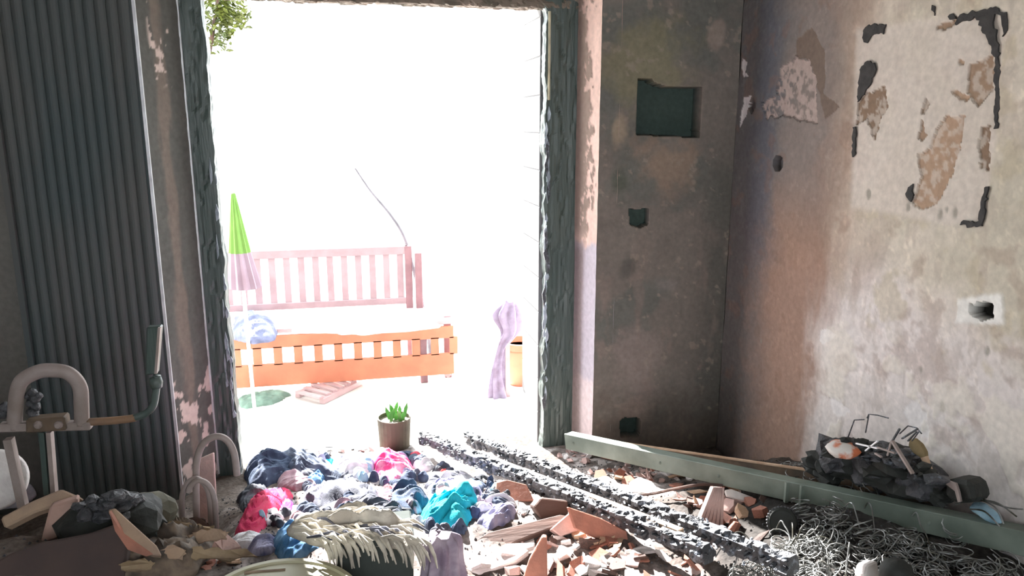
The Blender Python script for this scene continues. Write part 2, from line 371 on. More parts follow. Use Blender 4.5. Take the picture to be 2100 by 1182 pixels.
def fastmesh(name, V, Q, mat, smooth=True):
    me = bpy.data.meshes.new(name); me.vertices.add(len(V)); me.vertices.foreach_set('co', np.asarray(V, np.float32).ravel())
    me.loops.add(len(Q) * 4); me.loops.foreach_set('vertex_index', np.asarray(Q, np.int32).ravel())
    me.polygons.add(len(Q)); me.polygons.foreach_set('loop_start', np.arange(0, len(Q) * 4, 4, dtype=np.int32))
    me.update(calc_edges=True); me.validate()
    if smooth is not False: me.polygons.foreach_set('use_smooth', np.ones(len(me.polygons), bool) if smooth is True else np.asarray(smooth, bool))
    me.materials.append(mat); o = bpy.data.objects.new(name, me); col.objects.link(o); return o
def add_box_rows(V, Q, Cc, bxs, colr):
    for (x0, x1, y0, y1, z0, z1) in bxs:
        k = len(V); V = np.vstack([V, [(x, y, z) for x in (x0, x1) for y in (y0, y1) for z in (z0, z1)]])
        Q = np.vstack([Q, k + np.array([(0, 1, 3, 2), (4, 6, 7, 5), (0, 4, 5, 1), (2, 3, 7, 6), (0, 2, 6, 4), (1, 5, 7, 3)])])
        Cc = np.vstack([Cc, np.tile(colr, (8, 1))])
    return V, Q, Cc
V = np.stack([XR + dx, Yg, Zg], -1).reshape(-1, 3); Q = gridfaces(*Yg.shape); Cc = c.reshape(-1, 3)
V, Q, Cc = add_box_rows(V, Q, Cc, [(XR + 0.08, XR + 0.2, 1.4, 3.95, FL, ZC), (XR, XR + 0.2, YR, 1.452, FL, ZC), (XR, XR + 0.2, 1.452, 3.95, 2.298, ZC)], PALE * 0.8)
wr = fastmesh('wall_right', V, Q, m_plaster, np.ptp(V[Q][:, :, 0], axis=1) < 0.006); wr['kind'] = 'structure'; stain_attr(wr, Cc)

# charred remnants of a glued-on panel, each a thin crust standing proud of the plaster
def on_right(poly, out=0.0): return [onX(u, v, XR - out) for u, v in poly]
def crust(name, poly, mat, parent, seed, thick=0.003, conv=on_right, n=(-1, 0, 0), jit=0.005):
    rng = random.Random(seed); P = conv(poly, thick); Q2 = []
    for i in range(len(P)):
        a, b = P[i], P[(i + 1) % len(P)]; L = np.linalg.norm(b - a); m = max(1, int(L / 0.010))
        for k in range(m):
            q = a + (b - a) * k / m
            if jit: q = q + np.array([0, rng.uniform(-jit, jit), rng.uniform(-jit, jit)]) if n[0] else q + np.array([rng.uniform(-jit, jit), 0, rng.uniform(-jit, jit)])
            Q2.append(q)
    return mesh(name, *prism(Q2, n, thick + 0.003), mat, parent)
for i, P in enumerate([[(1768, 62), (1780, 50), (1815, 50), (1812, 68), (1790, 72), (1776, 90), (1769, 84)],
        [(1765, 135), (1778, 126), (1792, 128), (1797, 140), (1790, 155), (1782, 175), (1770, 195), (1757, 212), (1760, 170)],
        [(1749, 262), (1754, 258), (1753, 318), (1747, 320)],
        [(1955, 50), (1970, 30), (2010, 20), (2040, 16), (2062, 28), (2063, 60), (2056, 75), (2054, 35), (2040, 30), (2036, 44), (2046, 90), (2050, 150), (2046, 262), (2038, 262), (2040, 120), (2020, 70), (2000, 34), (1975, 46)],
        [(2021, 380), (2027, 380), (2013, 466), (1985, 466), (1970, 460), (1972, 455), (2004, 456)],
        [(1910, 12), (1917, 14), (1918, 32), (1911, 26)], [(1941, 33), (1955, 30), (1960, 40), (1946, 42)],
        [(1862, 385), (1870, 378), (1872, 402), (1866, 412), (1856, 402)]]):
    crust('charred_crust', P, m_crust, wr, 200 + i)

# ---- back wall: to the right of the doorway a fine relief with three niches, plain to the left and above
XDL, XDR = -0.842, 1.185                                     # corners of the splayed opening in the room face
xs = np.arange(XDR, XR + 0.004, dy); Xg, Zb = np.meshgrid(xs, zs, indexing='ij')
def onback(poly): return [(p[0], p[2]) for p in (onY(u, v, YB) for u, v in poly)]
n1 = fbm(Xg, Zb, 3, 5, 111); n2 = fbm(Xg, Zb, 9, 5, 121); n3 = fbm(Xg * 3, Zb, 4, 4, 141)
c = np.ones(Xg.shape + (3,)) * np.array([0.215, 0.19, 0.168])
c = mixc(c, np.array([0.15, 0.155, 0.14]), sstep(0.45, 0.6, n1) * 0.8)
def cloud(c, u, v, ru, rv, colr, amt):
    p = onY(u, v, YB); d = np.hypot((Xg - p[0]) / ru, (Zb - p[2]) / rv) + (n2 - 0.5) * 1.3
    return mixc(c, np.array(colr), sstep(1.0, 0.35, d) * amt)
c = cloud(c, 1330, 130, 0.28, 0.25, (0.26, 0.24, 0.16), 0.8); c = cloud(c, 1360, 340, 0.22, 0.16, (0.32, 0.24, 0.185), 0.85)
c = cloud(c, 1268, 265, 0.05, 0.10, (0.40, 0.32, 0.24), 0.8); c = cloud(c, 1310, 740, 0.20, 0.28, (0.31, 0.255, 0.235), 0.8)
c = cloud(c, 1300, 850, 0.12, 0.12, (0.38, 0.30, 0.26), 0.7); c = cloud(c, 1470, 75, 0.05, 0.08, (0.36, 0.29, 0.25), 0.8)
c = cloud(c, 1270, 375, 0.07, 0.09, (0.12, 0.13, 0.105), 0.9); c = cloud(c, 1290, 550, 0.06, 0.07, (0.12, 0.115, 0.105), 0.8); c = cloud(c, 1365, 585, 0.10, 0.06, (0.27, 0.24, 0.225), 0.6)
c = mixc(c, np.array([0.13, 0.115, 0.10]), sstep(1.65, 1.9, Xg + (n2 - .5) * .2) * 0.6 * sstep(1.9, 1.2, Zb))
c = mixc(c, np.array([0.30, 0.23, 0.20]), sstep(0.55, 0.7, n3) * 0.4 * sstep(1.4, 0.6, Zb))
c = mixc(c, np.array([0.36, 0.30, 0.25]), sstep(0.69, 0.74, fbm(Xg, Zb, 19, 4, 151)) * 0.5)
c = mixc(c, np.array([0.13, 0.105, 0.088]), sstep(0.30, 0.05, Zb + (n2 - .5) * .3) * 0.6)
c = c * (0.85 + 0.3 * n2[..., None])
dyb = (n1 - 0.5) * 0.012 + (n2 - 0.5) * 0.008
for P, dep, rim in (([(1308, 163), (1336, 162), (1340, 170), (1366, 178), (1438, 180), (1433, 282), (1306, 277)], 0.09, 1),
               ([(1290, 430), (1330, 429), (1330, 458), (1312, 468), (1292, 460)], 0.045, 0), ([(1272, 866), (1280, 858), (1312, 858), (1314, 888), (1306, 896), (1272, 896)], 0.06, 0)):
    k = pm(P, 0.003, 30, 170, conv=onback, A=Xg, B=Zb)
    r = soft(pm([(u + (u - 1370) * 0.06, v + (v - 222) * 0.08) for u, v in P], 0.008, 25, 180, conv=onback, A=Xg, B=Zb), 3) if rim else 0 * k
    c = mixc(c, np.array([0.32, 0.26, 0.22]), r * 0.6 * sstep(0.4, 0.6, n2)); c = mixc(c, np.array([0.062, 0.088, 0.080]), k); dyb = dyb + k * dep
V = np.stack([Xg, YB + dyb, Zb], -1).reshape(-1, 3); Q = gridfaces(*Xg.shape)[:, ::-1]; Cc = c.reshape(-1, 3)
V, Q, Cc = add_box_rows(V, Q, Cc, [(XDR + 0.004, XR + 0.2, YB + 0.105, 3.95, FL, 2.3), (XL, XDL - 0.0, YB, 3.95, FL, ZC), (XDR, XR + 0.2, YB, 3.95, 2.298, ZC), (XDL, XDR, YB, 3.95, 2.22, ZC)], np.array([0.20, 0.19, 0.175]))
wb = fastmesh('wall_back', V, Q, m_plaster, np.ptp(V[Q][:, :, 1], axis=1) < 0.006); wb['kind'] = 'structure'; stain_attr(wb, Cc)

# ---- splayed reveals, their metal corner beads, and the charred double-door frame
YF = 3.76                                                    # room face of the door frame
fxl0 = onY(405, 450, YF)[0]; fxl1 = onY(452, 450, YF)[0]; fxr0 = onY(1180, 450, YF)[0]; fxr1 = onY(1118, 450, YF)[0]
def reveal(name, xa, xb, base, feats, seed):
    """wall strip from (xa, YB) back to (xb, YF), vertical grid"""
    a = np.linspace(0, 1, 40); z = np.arange(FL, 2.235, 0.008); A, Z = np.meshgrid(a, z, indexing='ij')
    w1 = fbm(A, Z, 4, 4, seed); w2 = fbm(A * 0.3, Z, 14, 4, seed + 5)
    c = np.ones(A.shape + (3,)) * np.array(base); c = c * (0.85 + 0.3 * w1[..., None]); d = (w2 - 0.5) * 0.006
    c, d = feats(A, Z, w1, w2, c, d)
    nx = np.sign(xa - xb)
    V = np.stack([xa + (xb - xa) * A + d * 0.8 * -nx * -1, YB + (YF - YB) * A + d * 0.5, Z], -1).reshape(-1, 3)
    k = len(V); back = V.copy(); back[:, 0] += 0.10 * nx                      # thickness into the wall
    Q = gridfaces(*A.shape); Q2 = gridfaces(*A.shape) + k
    V = np.vstack([V, back]); Cc = np.vstack([c.reshape(-1, 3)] * 2)
    o = fastmesh(name, V, np.vstack([Q, Q2[:, ::-1]]), m_reveal); o['kind'] = 'structure'; stain_attr(o, Cc); return o
def feat_r(A, Z, w1, w2, c, d):
    c = mixc(c, np.array([0.50, 0.45, 0.50]), sstep(1.02, 0.98, Z + (w2 - .5) * .08))
    c = mixc(c, np.array([0.66, 0.55, 0.56]), sstep(0.32, 0.27, Z + (w2 - .5) * .08))
    pe = sstep(0.50, 0.56, A + (w2 - 0.5) * 1.5 + 0.30 * np.exp(-((Z - 1.45) / 0.28) ** 2) - .05) * sstep(0.95, 1.1, Z)
    c = mixc(c, np.array([0.28, 0.215, 0.18]), pe * 0.9)
    lo = sstep(0.45, 0.7, A) * sstep(1.05, 0.95, Z); c = mixc(c, np.array([0.26, 0.20, 0.19]), lo * 0.85)
    return c, d - pe * 0.006
def feat_l(A, Z, w1, w2, c, d):
    c = mixc(c, np.array([0.19, 0.155, 0.13]), sstep(0.16, 0.05, np.abs(A - 0.42 + (w1 - .5) * .3)) * 0.8)
    fl = (sstep(0.62, 0.65, w2) * sstep(0.52, 0.40, Z) + sstep(0.6, 0.63, w2) * sstep(1.75, 1.8, Z) * sstep(0.2, .3, A) * sstep(.8, .7, A))
    c = mixc(c, np.array([0.58, 0.47, 0.42]), np.clip(fl, 0, 1) * 0.9)
    return c, d
reveal('trim_1', XDR, fxr0, (0.74, 0.53, 0.46), feat_r, 300)
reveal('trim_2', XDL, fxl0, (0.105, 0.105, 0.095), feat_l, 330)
bd = thing('corner_bead', 'thin pale metal corner bead on left edge of doorway reveal', 'corner bead', (XDL, YB, FL))
mesh('bead_strip', *bar((XDL, YB - 0.004, FL + 0.02), (XDL, YB - 0.004, 2.2), 0.012, 0.012, (0, 1, 0)), m_bead, bd)
mesh('bead_wing', *bar((XDL - 0.012, YB - 0.002, FL + 0.02), (XDL - 0.012, YB - 0.002, 2.2), 0.014, 0.003, (0, 1, 0)), m_shutter, bd)

door = tag(bpy.data.objects.new('door_1', None), kind='structure'); col.objects.link(door); door.location = ((fxl0 + fxr0) / 2, YF, FL)
def charred_post(name, x0, x1, y0, y1, z0, z1, seed, mat=m_jamb, axis='z', amp=0.010, parent=door, rag=0.0, ragside=1, cl=16):
    """post with cracked blocky char relief; long axis z (or x)"""
    L = (z1 - z0); w, d = x1 - x0, y1 - y0; st = 0.012
    nl = int(L / st) + 1; per = 2 * (w + d); npn = max(12, int(per / st))
    t = np.linspace(0, per, npn, endpoint=False); l = np.linspace(0, L, nl)
    Tg, Lg = np.meshgrid(t, l, indexing='ij')
    X = np.where(Tg < w, Tg, np.where(Tg < w + d, w, np.where(Tg < 2 * w + d, w - (Tg - w - d), 0)))
    Y = np.where(Tg < w, 0, np.where(Tg < w + d, Tg - w, np.where(Tg < 2 * w + d, d, d - (Tg - 2 * w - d))))
    cx, cy = X - w / 2, Y - d / 2; nrm = np.hypot(cx, cy) + 1e-6
    e, v = cells(Tg * 26 % 64, Lg * cl, seed)
    disp = amp * (v - 0.5) - amp * 1.2 * sstep(0.16, 0.0, e) + amp * 0.8 * (fbm(Tg, Lg, 6, 3, seed) - 0.5)
    X = X + cx / nrm * disp; Y = Y + cy / nrm * disp
    if rag:
        k = (fbm(Lg * 0 + 1, Lg, 9, 4, seed + 3) - 0.5) * 2 * rag
        X = X + np.where(cx * ragside > w * 0.2, k, 0)
    P = np.stack([x0 + X, y0 + Y, z0 + Lg], -1)
    nT, nL = P.shape[:2]; I = np.arange(nT * nL).reshape(nT, nL); J = np.roll(I, -1, 0)
    Fc = np.stack([I[:, :-1], J[:, :-1], J[:, 1:], I[:, 1:]], -1).reshape(-1, 4).tolist() + [I[::-1, 0].tolist(), I[:, -1].tolist()]
    return P.reshape(-1, 3), Fc
jamb_l = mesh('jamb', *charred_post('j', fxl0 - .01, fxl1, YF, YF + 0.09, FL, 2.20, 1, rag=0.011, ragside=1, amp=0.0045, cl=3.5), m_jamb, door)
jamb_r = mesh('jamb', *charred_post('j', fxr1, fxr0 + .01, YF, YF + 0.09, FL, 2.20, 2, rag=0.02, ragside=-1, amp=0.0045, cl=3.5), m_jamb, door)
V, Fc = charred_post('l', -0.045, 0.045, 0, 0.09, 0, fxr0 - fxl0, 3, rag=0.0)
V = [(fxl0 + p[2], YF + p[1], 2.20 + p[0]) for p in V]; mesh('lintel', V, [f[::-1] for f in Fc], M('scorched_lintel', (0.26, 0.21, 0.17), (0.16, 0.14, 0.11), 9, 0.8, 0.3), door)
mesh('frame_edge', *bar((fxl0 - 0.004, YF - 0.006, FL + 0.03), (fxl0 - 0.004, YF - 0.006, 2.14), 0.008, 0.010, (0, 1, 0)), m_bead, door)
mesh('frame_edge', *bar((fxr1 + 0.012, YF - 0.004, 1.72), (fxr1 + 0.012, YF - 0.004, 2.14), 0.010, 0.010, (0, 1, 0)), M('bleached_edge', (0.75, 0.70, 0.5), None, 9, 0.7, 0.1), door)
for i in range(16):                                          # lifted splinters of char along the right jamb
    rng = random.Random(500 + i); z = rng.uniform(0.05, 1.75); L = rng.uniform(0.05, 0.16); x = fxr1 + rng.uniform(-0.012, 0.018)
    mesh('char_splinter', *prism([(x, YF - 0.012, z), (x + rng.uniform(.008, .016), YF - 0.016, z + L * .3), (x + rng.uniform(0, .012), YF - 0.012, z + L), (x - .008, YF - .008, z + L * .6)], (0, -1, 0), 0.012), (m_char, m_jamb)[i % 2], jamb_r)
m_blister = M('blistered_paint', (0.46, 0.52, 0.58), (0.30, 0.35, 0.40), 30, 0.5, 0.2)
for i in range(56):                                          # blistered paint curling off the inner edges; pale blue paints its highlights
    rg = random.Random(700 + i); r_ = i % 3 > 0; z = rg.uniform(0.1, 1.75 if r_ else 1.5); L = rg.uniform(0.03, 0.13); w = rg.uniform(.003, .008)
    x = (fxr1 + rg.uniform(-0.004, 0.016)) if r_ else (fxl1 - rg.uniform(-0.002, 0.035))
    P = [(x - w, YF - 0.006, z), (x + w * .6, YF - 0.009, z + L * .15), (x + w, YF - 0.013, z + L * .5), (x + w * .3, YF - 0.010, z + L * .8), (x - w * .3, YF - .006, z + L), (x - w * 1.2, YF - .006, z + L * .55)]
    mesh('paint_blister', *prism(P, (0, -1, 0), 0.008), m_blister, jamb_r if r_ else jamb_l)
# outer reveal of pale blockwork courses and head outside the frame
for s, (xa, xb) in enumerate(((fxr1 - 0.006, fxr1 + 0.30), (fxl1 - 0.30, fxl1 - 0.03))):
    yc_, dp = ((4.05, 0.38), (3.915, 0.11))[s]
    w = structure('wall_reveal_' + ('right', 'left')[s], *boxv((xa + xb) / 2, yc_, (2.3 + FL) / 2, xb - xa, dp, 2.3 - FL), m_outer)
    z = FL
    for k in range(13):
        mesh('block', *boxv((xa + xb) / 2, yc_, z + 0.0925, xb - xa + 0.005, dp + 0.005, 0.184, bevel=0.002), m_outer, w); z += 0.19
structure('wall_head', *boxv((fxl1 + fxr1) / 2, 3.91, 2.33, fxr1 - fxl1 + 0.6, 0.12, 0.26), m_white_out)
# rear wall behind the photographer, its wide unseen opening added for fill light
for n_, b in (('wall_rear', (0, YR - 0.06, (0.9 + FL) / 2, 4.2, 0.12, 0.9 - FL)), ('wall_rear_top', (0, YR - 0.06, 2.5, 4.2, 0.12, 0.4)), ('wall_rear_left', (-1.6, YR - 0.06, 1.6, 0.8, 0.12, 1.4)), ('wall_rear_right', (1.6, YR - 0.06, 1.6, 0.8, 0.12, 1.4))):
    structure(n_, *boxv(*b), m_concrete)

# ---- debris bed over the floor
V = np.stack([GX, GY, HM], -1).reshape(-1, 3)
d1 = fbm(GX, GY, 9, 5, 501); d2 = fbm(GX, GY, 22, 4, 511)
c = np.ones(GX.shape + (3,)) * np.array([0.11, 0.090, 0.080])
c = mixc(c, np.array([0.36, 0.31, 0.29]), sstep(0.45, 0.6, d1) * 0.8)
c = mixc(c, np.array([0.62, 0.58, 0.56]), sstep(0.55, 0.66, d2) * sstep(2.7, 3.2, GY) * sstep(-.7, -.3, GX) * 0.8)
c = mixc(c, np.array([0.04, 0.045, 0.055]), sstep(0.50, 0.58, d2) * np.exp(-(((GX - 0.0) / 0.5) ** 2 + ((GY - 2.7) / 0.45) ** 2)) * 0.9)
c = mixc(c, np.array([0.030, 0.028, 0.026]), sstep(1.05, 1.25, GX + (d1 - .5) * .4) * sstep(2.75, 2.45, GY + (GX - 1.4) * .3) * 0.93)
c = mixc(c, np.array([0.055, 0.045, 0.038]), sstep(1.25, 1.45, GX + (d1 - .5) * .3) * sstep(2.4, 2.7, GY) * 0.85)
c = mixc(c, np.array([0.10, 0.080, 0.065]), sstep(-0.35, -0.6, GX + (d1 - .5) * .4) * 0.8)
Q = gridfaces(*GX.shape); qc = V[Q].mean(1)
Q = Q[~((qc[:, 1] > YB - 0.012) & ((qc[:, 0] < XDL + (qc[:, 1] - YB) * .6) | (qc[:, 0] > XDR - (qc[:, 1] - YB) * .4))) & (qc[:, 0] < XR - 0.012) & (qc[:, 0] > XL + 0.012) & ~((qc[:, 1] > YF) & ((qc[:, 0] < fxl1) | (qc[:, 0] > fxr1 - 0.035)))]
o = fastmesh('ash_debris', V, Q, MC('ash_floor_stain', bump=0.6, nscale=60, var=0.35)); stain_attr(o, c.reshape(-1, 3)); tag(o, 'bed of ash, plaster dust and crushed debris covering the floor', 'debris', kind='stuff')

# ================================================================== OUTSIDE: TERRACE
structure('floor_terrace', *boxv(0.3, 34.0, FL - 0.05, 80, 60.0, 0.10), m_terrace)
structure('wall_terrace', *boxv(1, 8.9, 0.30, 22, 0.2, 0.9), m_white_out)

# ---- wooden bench
YBn = 5.0
pA = onY(480, 700, YBn); pB = onY(930, 700, YBn); bx0, bx1 = pA[0] - 0.25, pB[0]
zs_seat = onY(700, 672, YBn)[2]; z_ap1 = onY(700, 790, YBn)[2]; z_back = onY(700, 517, YBn + 0.42)[2]
bench = thing('garden_bench', 'red-brown wooden bench with slatted back and pierced orange apron on the terrace', 'bench', ((bx0 + bx1) / 2, YBn, FL))
L = bx1 - bx0
nsp = 5
for i in range(nsp):
    y = YBn + 0.03 + i * 0.085; mesh('seat_slat', *boxv((bx0 + bx1) / 2, y, zs_seat, L, 0.075, 0.03, bevel=0.004), m_white_out if i < 0 else m_benchwood, bench)
xpost = onY(838, 560, YBn + 0.42)[0]
mesh('back_rail', *boxv((bx0 + xpost) / 2, YBn + 0.42, z_back, xpost - bx0, 0.04, 0.06, bevel=0.005), m_slat, bench)
mesh('back_rail', *boxv((bx0 + xpost) / 2, YBn + 0.42, zs_seat + 0.07, xpost - bx0, 0.04, 0.05, bevel=0.005), m_slat, bench)
for i in range(14):
    x = bx0 + 0.08 + (xpost - bx0 - 0.14) * i / 13
    mesh('back_slat', *boxv(x, YBn + 0.42, (z_back + zs_seat) / 2 + 0.03, 0.045, 0.02, z_back - zs_seat - 0.03), m_slat, bench)
for x, y, zt in ((xpost, YBn + 0.42, z_back + 0.03), (xpost + 0.07, YBn + 0.40, z_back - 0.02), (bx0, YBn + 0.42, z_back + 0.03), (bx0 + 0.02, YBn + 0.02, zs_seat), (onY(868, 700, YBn)[0], YBn + 0.02, zs_seat), (bx1 - 0.03, YBn + 0.10, zs_seat + 0.02)):
    mesh('post', *boxv(x, y, (zt + FL) / 2, 0.05, 0.05, zt - FL, bevel=0.004), m_benchpost, bench)
zt_ap, zb_ap = zs_seat - 0.03, z_ap1 + 0.03
hh = zt_ap - zb_ap
mesh('apron_rail', *boxv((bx0 + bx1) / 2, YBn, zt_ap - hh * 0.12, L, 0.025, hh * 0.24), m_benchred, bench)
mesh('apron_rail', *boxv((bx0 + bx1) / 2, YBn, zb_ap + hh * 0.22, L, 0.025, hh * 0.44), m_benchred, bench)
nb = 13
for i in range(nb + 1):
    x = bx0 + L * i / nb; mesh('apron_block', *boxv(x, YBn, zb_ap + hh * 0.6, L / nb * 0.42, 0.025, hh * 0.36), m_benchred, bench)
mesh('brace', *bar((onY(868, 700, YBn)[0], YBn + .02, 0.05), (bx1 - 0.03, YBn + 0.02, FL + 0.03), 0.03, 0.03), m_benchwood, bench)

# ---- cloth generators
def mcloth(name, c1, c2=None, rough=0.85, scale=14): return M(name, c1, c2, scale, rough, 0.25, bscale=220)
def garment(name, label, cat, mat, poly, height=0.06, fold=0.03, ang=0.0, seed=0, fscale=11, surf=None, group=None, lift=0.0, parent=None, nth=120, nr=34, edge=0.018):
    P = [gp(u, v) if surf is None else surf(u, v) for u, v in poly]
    P = np.array(P); cxy = P[:, :2].mean(0); n = len(P)
    th = np.linspace(0, 2 * math.pi, nth, endpoint=False); R = np.zeros(nth)
    for i, t in enumerate(th):
        d = np.array([math.cos(t), math.sin(t)]); best = 0.02
        for k in range(n):
            a = P[k, :2] - cxy; b = P[(k + 1) % n, :2] - cxy; e = b - a
            det = d[0] * -e[1] + d[1] * e[0]
            if abs(det) < 1e-9: continue
            s = (a[0] * -e[1] + a[1] * e[0]) / det; q = (d[0] * a[1] - d[1] * a[0]) / det
            if s > 0 and -0.001 <= q <= 1.001: best = max(best, s)
        R[i] = best
    R = (np.roll(R, 1) + 2 * R + np.roll(R, -1)) / 4
    rho = np.linspace(0.0, 1, nr + 1)[1:]
    TH, RH = np.meshgrid(th, rho, indexing='ij')
    wob = 1 + 0.45 * (fbm(np.cos(TH) * 1.2 + seed, np.sin(TH) * 1.2, 1.6, 4, seed) - 0.42) * RH
    X = cxy[0] + np.cos(TH) * RH * R[:, None] * wob; Y = cxy[1] + np.sin(TH) * RH * R[:, None] * wob
    X = np.clip(X, XL + .02, XR - 0.02)
    ca, sa = math.cos(ang), math.sin(ang); a = (X - cxy[0]) * ca + (Y - cxy[1]) * sa; b = -(X - cxy[0]) * sa + (Y - cxy[1]) * ca
    wa = a + 0.06 * (fbm(a, b, 5, 3, seed + 9) - .5); wb = b + 0.16 * (fbm(a, b, 4, 3, seed + 19) - .5)
    f = 0.95 * ridged(wa * 0.16 + 10, wb + 10, fscale * 1.9, 3, seed + 2) ** 1.7
    ce, cv_ = cells(wa * fscale * 1.2 + 20, wb * fscale * 2.6 + 20, seed); f = f + 0.22 * np.clip(ce, 0, 0.8)
    env = (1 - RH ** 2.2) ** 0.8
    base = np.vectorize(H)(X, Y) if surf is None else np.full(X.shape, P[:, 2].mean())
    Z = base + lift + env * (height * 0.7 * (0.3 + 1.3 * fbm(X, Y, 7, 3, seed + 4)) + fold * f * 1.5) + fold * 0.35 * (f - 0.4) * RH - edge * RH ** 10
    if surf is None: Z = np.maximum(Z, base + lift - edge)
    cz = float(base[:, 0].mean() + lift + Z[:, 0].mean() - base[:, 0].mean() - lift)
    V = [(cxy[0], cxy[1], cz)] + np.stack([X, Y, Z], -1).reshape(-1, 3).tolist()
    I = 1 + np.arange(nth * nr).reshape(nth, nr); J = np.roll(I, -1, 0)
    Fc = [(0, int(I[i, 0]), int(J[i, 0])) for i in range(nth)] + np.stack([I[:, :-1], I[:, 1:], J[:, 1:], J[:, :-1]], -1).reshape(-1, 4).tolist()
    k = len(V); V += [(x, y, z - 0.012) for x, y, z in np.stack([X[:, -1], Y[:, -1], Z[:, -1]], -1).tolist()]
    Fc += [(int(I[i, -1]), k + i, k + (i + 1) % nth, int(J[i, -1])) for i in range(nth)] + [tuple(range(k + nth - 1, k - 1, -1))]
    o = mesh(name, V, Fc, mat, parent, smooth=True)
    if parent is None: tag(o, label, cat, group)
    return o
def hanging(name, label, cat, mat, prof, seed, folds=7, amp=0.25, depth=0.6):
    """cloth hanging in folds: prof = [(x, y, z, half width)] from top to bottom"""
    n = 64; Pp = smooth_path([np.array(p, float) for p in prof], 8); V = []; Fc = []
    for i, (x, y, z, r) in enumerate(Pp):
        for j in range(n):
            a = 2 * math.pi * j / n; k = 1 + amp * math.sin(folds * a + seed + 1.5 * math.sin(z * 9)) * min(1, i / 6)
            V.append((x + r * k * math.cos(a), y + r * k * depth * math.sin(a), z + 0.01 * math.sin(3 * a + seed)))
    m = len(Pp)
    for i in range(m - 1):
        for j in range(n): Fc.append((i * n + j, (i + 1) * n + j, (i + 1) * n + (j + 1) % n, i * n + (j + 1) % n))
    Fc += [tuple(range(n)), tuple(range((m - 1) * n + n - 1, (m - 1) * n - 1, -1))]
    o = mesh(name, V, Fc, mat, smooth=True); return tag(o, label, cat)

# ---- things on the terrace
Yc = 4.62
def Yp(u, v, Y=Yc): return onY(u, v, Y)
m_lavcl = mcloth('lavender_cloth', (0.34, 0.28, 0.38), (0.24, 0.18, 0.25))
dc = thing('coat_stand', 'mauve coat bunched over a short post standing outside the doorway', 'coat stand', (*Yp(1040, 830)[:2], FL))
pt = Yp(1040, 640); mesh('post', *bar((pt[0], pt[1], FL), (pt[0], pt[1], pt[2]), 0.03, 0.03, (0, 1, 0)), m_benchwood, dc)
hanging('coat', 'lavender grey coat bunched over the post outside the doorway', 'coat', m_lavcl,
        [(*Yp(1045, 618), 0.03), (*Yp(1040, 645), 0.075), (*Yp(1048, 680), 0.055), (*Yp(1030, 715), 0.03), (*Yp(1022, 770), 0.042), (*Yp(1024, 825), 0.065)], 3, folds=6, amp=0.3)
pc = onY(1066, 780, 4.85); pot = thing('terracotta_pot', 'orange terracotta pot behind the hanging coat', 'pot', (pc[0], pc[1], FL))
mesh('pot_body', *lathe([(0.07, 0.0), (0.085, 0.04), (0.11, 0.24), (0.115, 0.27)], (pc[0], pc[1], FL), 28), m_benchred, pot, smooth=True)
mesh('pot_rim', *lathe([(0.115, 0.24), (0.13, 0.245), (0.13, 0.29), (0.11, 0.29), (0.10, 0.25)], (pc[0], pc[1], FL + .02), 28), m_benchred, pot)
# slatted panel fallen flat
sp = thing('slatted_panel', 'small slatted wooden panel lying flat in front of the bench', 'panel', (*onZ(680, 790, FL)[:2], FL))
q = [onZ(u, v, FL + 0.015) for u, v in ((610, 812), (700, 768), (740, 785), (660, 825))]
for i in range(7):
    t = i / 6; a = q[0] + (q[1] - q[0]) * t; b = q[3] + (q[2] - q[3]) * t
    mesh('slat', *bar(a + [0, 0, .03], b + [0, 0, .03], 0.035, 0.015), m_benchwood, sp)
for a, b in ((q[0], q[1]), (q[3], q[2])): mesh('rail', *bar(a + [0, 0, .005], b + [0, 0, .005], 0.035, 0.035), m_benchwood, sp)
surf0 = lambda u, v: onZ(u, v, FL)
garment('cloth_heap', 'pale green crumpled cloth on the terrace by the left jamb', 'cloth', mcloth('pale_green_cloth', (0.22, 0.34, 0.27)), [(484, 825), (520, 806), (575, 800), (600, 812), (560, 832), (500, 842)], 0.04, 0.03, 0.3, 5, surf=surf0)
surfb = lambda u, v: onZ(u, v, zs_seat + 0.02)
garment('bench_cushion', 'lavender blue cushion slumped on the left of the bench', 'cushion', mcloth('blue_cushion', (0.20, 0.22, 0.34)), [(478, 690), (480, 650), (520, 640), (565, 665), (560, 688), (520, 694)], 0.09, 0.02, 0.3, 6, surf=surfb)
garment('seat_pad', 'thin white pad laid along the bench seat', 'seat pad', mcloth('white_pad', (0.75, 0.74, 0.73)), [(590, 676), (600, 660), (720, 655), (900, 652), (905, 664), (760, 678)], 0.03, 0.01, 0.1, 7, surf=surfb)
# folded parasol
ap = onY(477, 388, 4.75); mid = onY(492, 518, 4.75); low = onY(503, 590, 4.75)
ps = thing('folded_parasol', 'folded parasol, lime green above and mauve below, beside left jamb', 'parasol', (low[0], low[1], FL))
mesh('pole', *tube([(low[0], low[1], FL), (mid[0], mid[1], mid[2]), tuple(ap)], 0.012), m_bead, ps)
def cone(a, b, ra, rb, mat, nm):
    V = []; n = 24
    for p, r in ((a, ra), (b, rb)):
        for j in range(n):
            t = 2 * math.pi * j / n; k = r * (1 + 0.18 * (j % 2)); V.append((p[0] + k * math.cos(t), p[1] + k * math.sin(t), p[2]))
    Fc = [(j, (j + 1) % n, n + (j + 1) % n, n + j) for j in range(n)] + [tuple(range(n))[::-1], tuple(range(n, 2 * n))]
    mesh(nm, V, Fc, mat, ps)
cone(mid, ap, 0.055, 0.008, m_green, 'canopy'); cone(low, mid, 0.085, 0.055, m_mauve, 'canopy_hem')
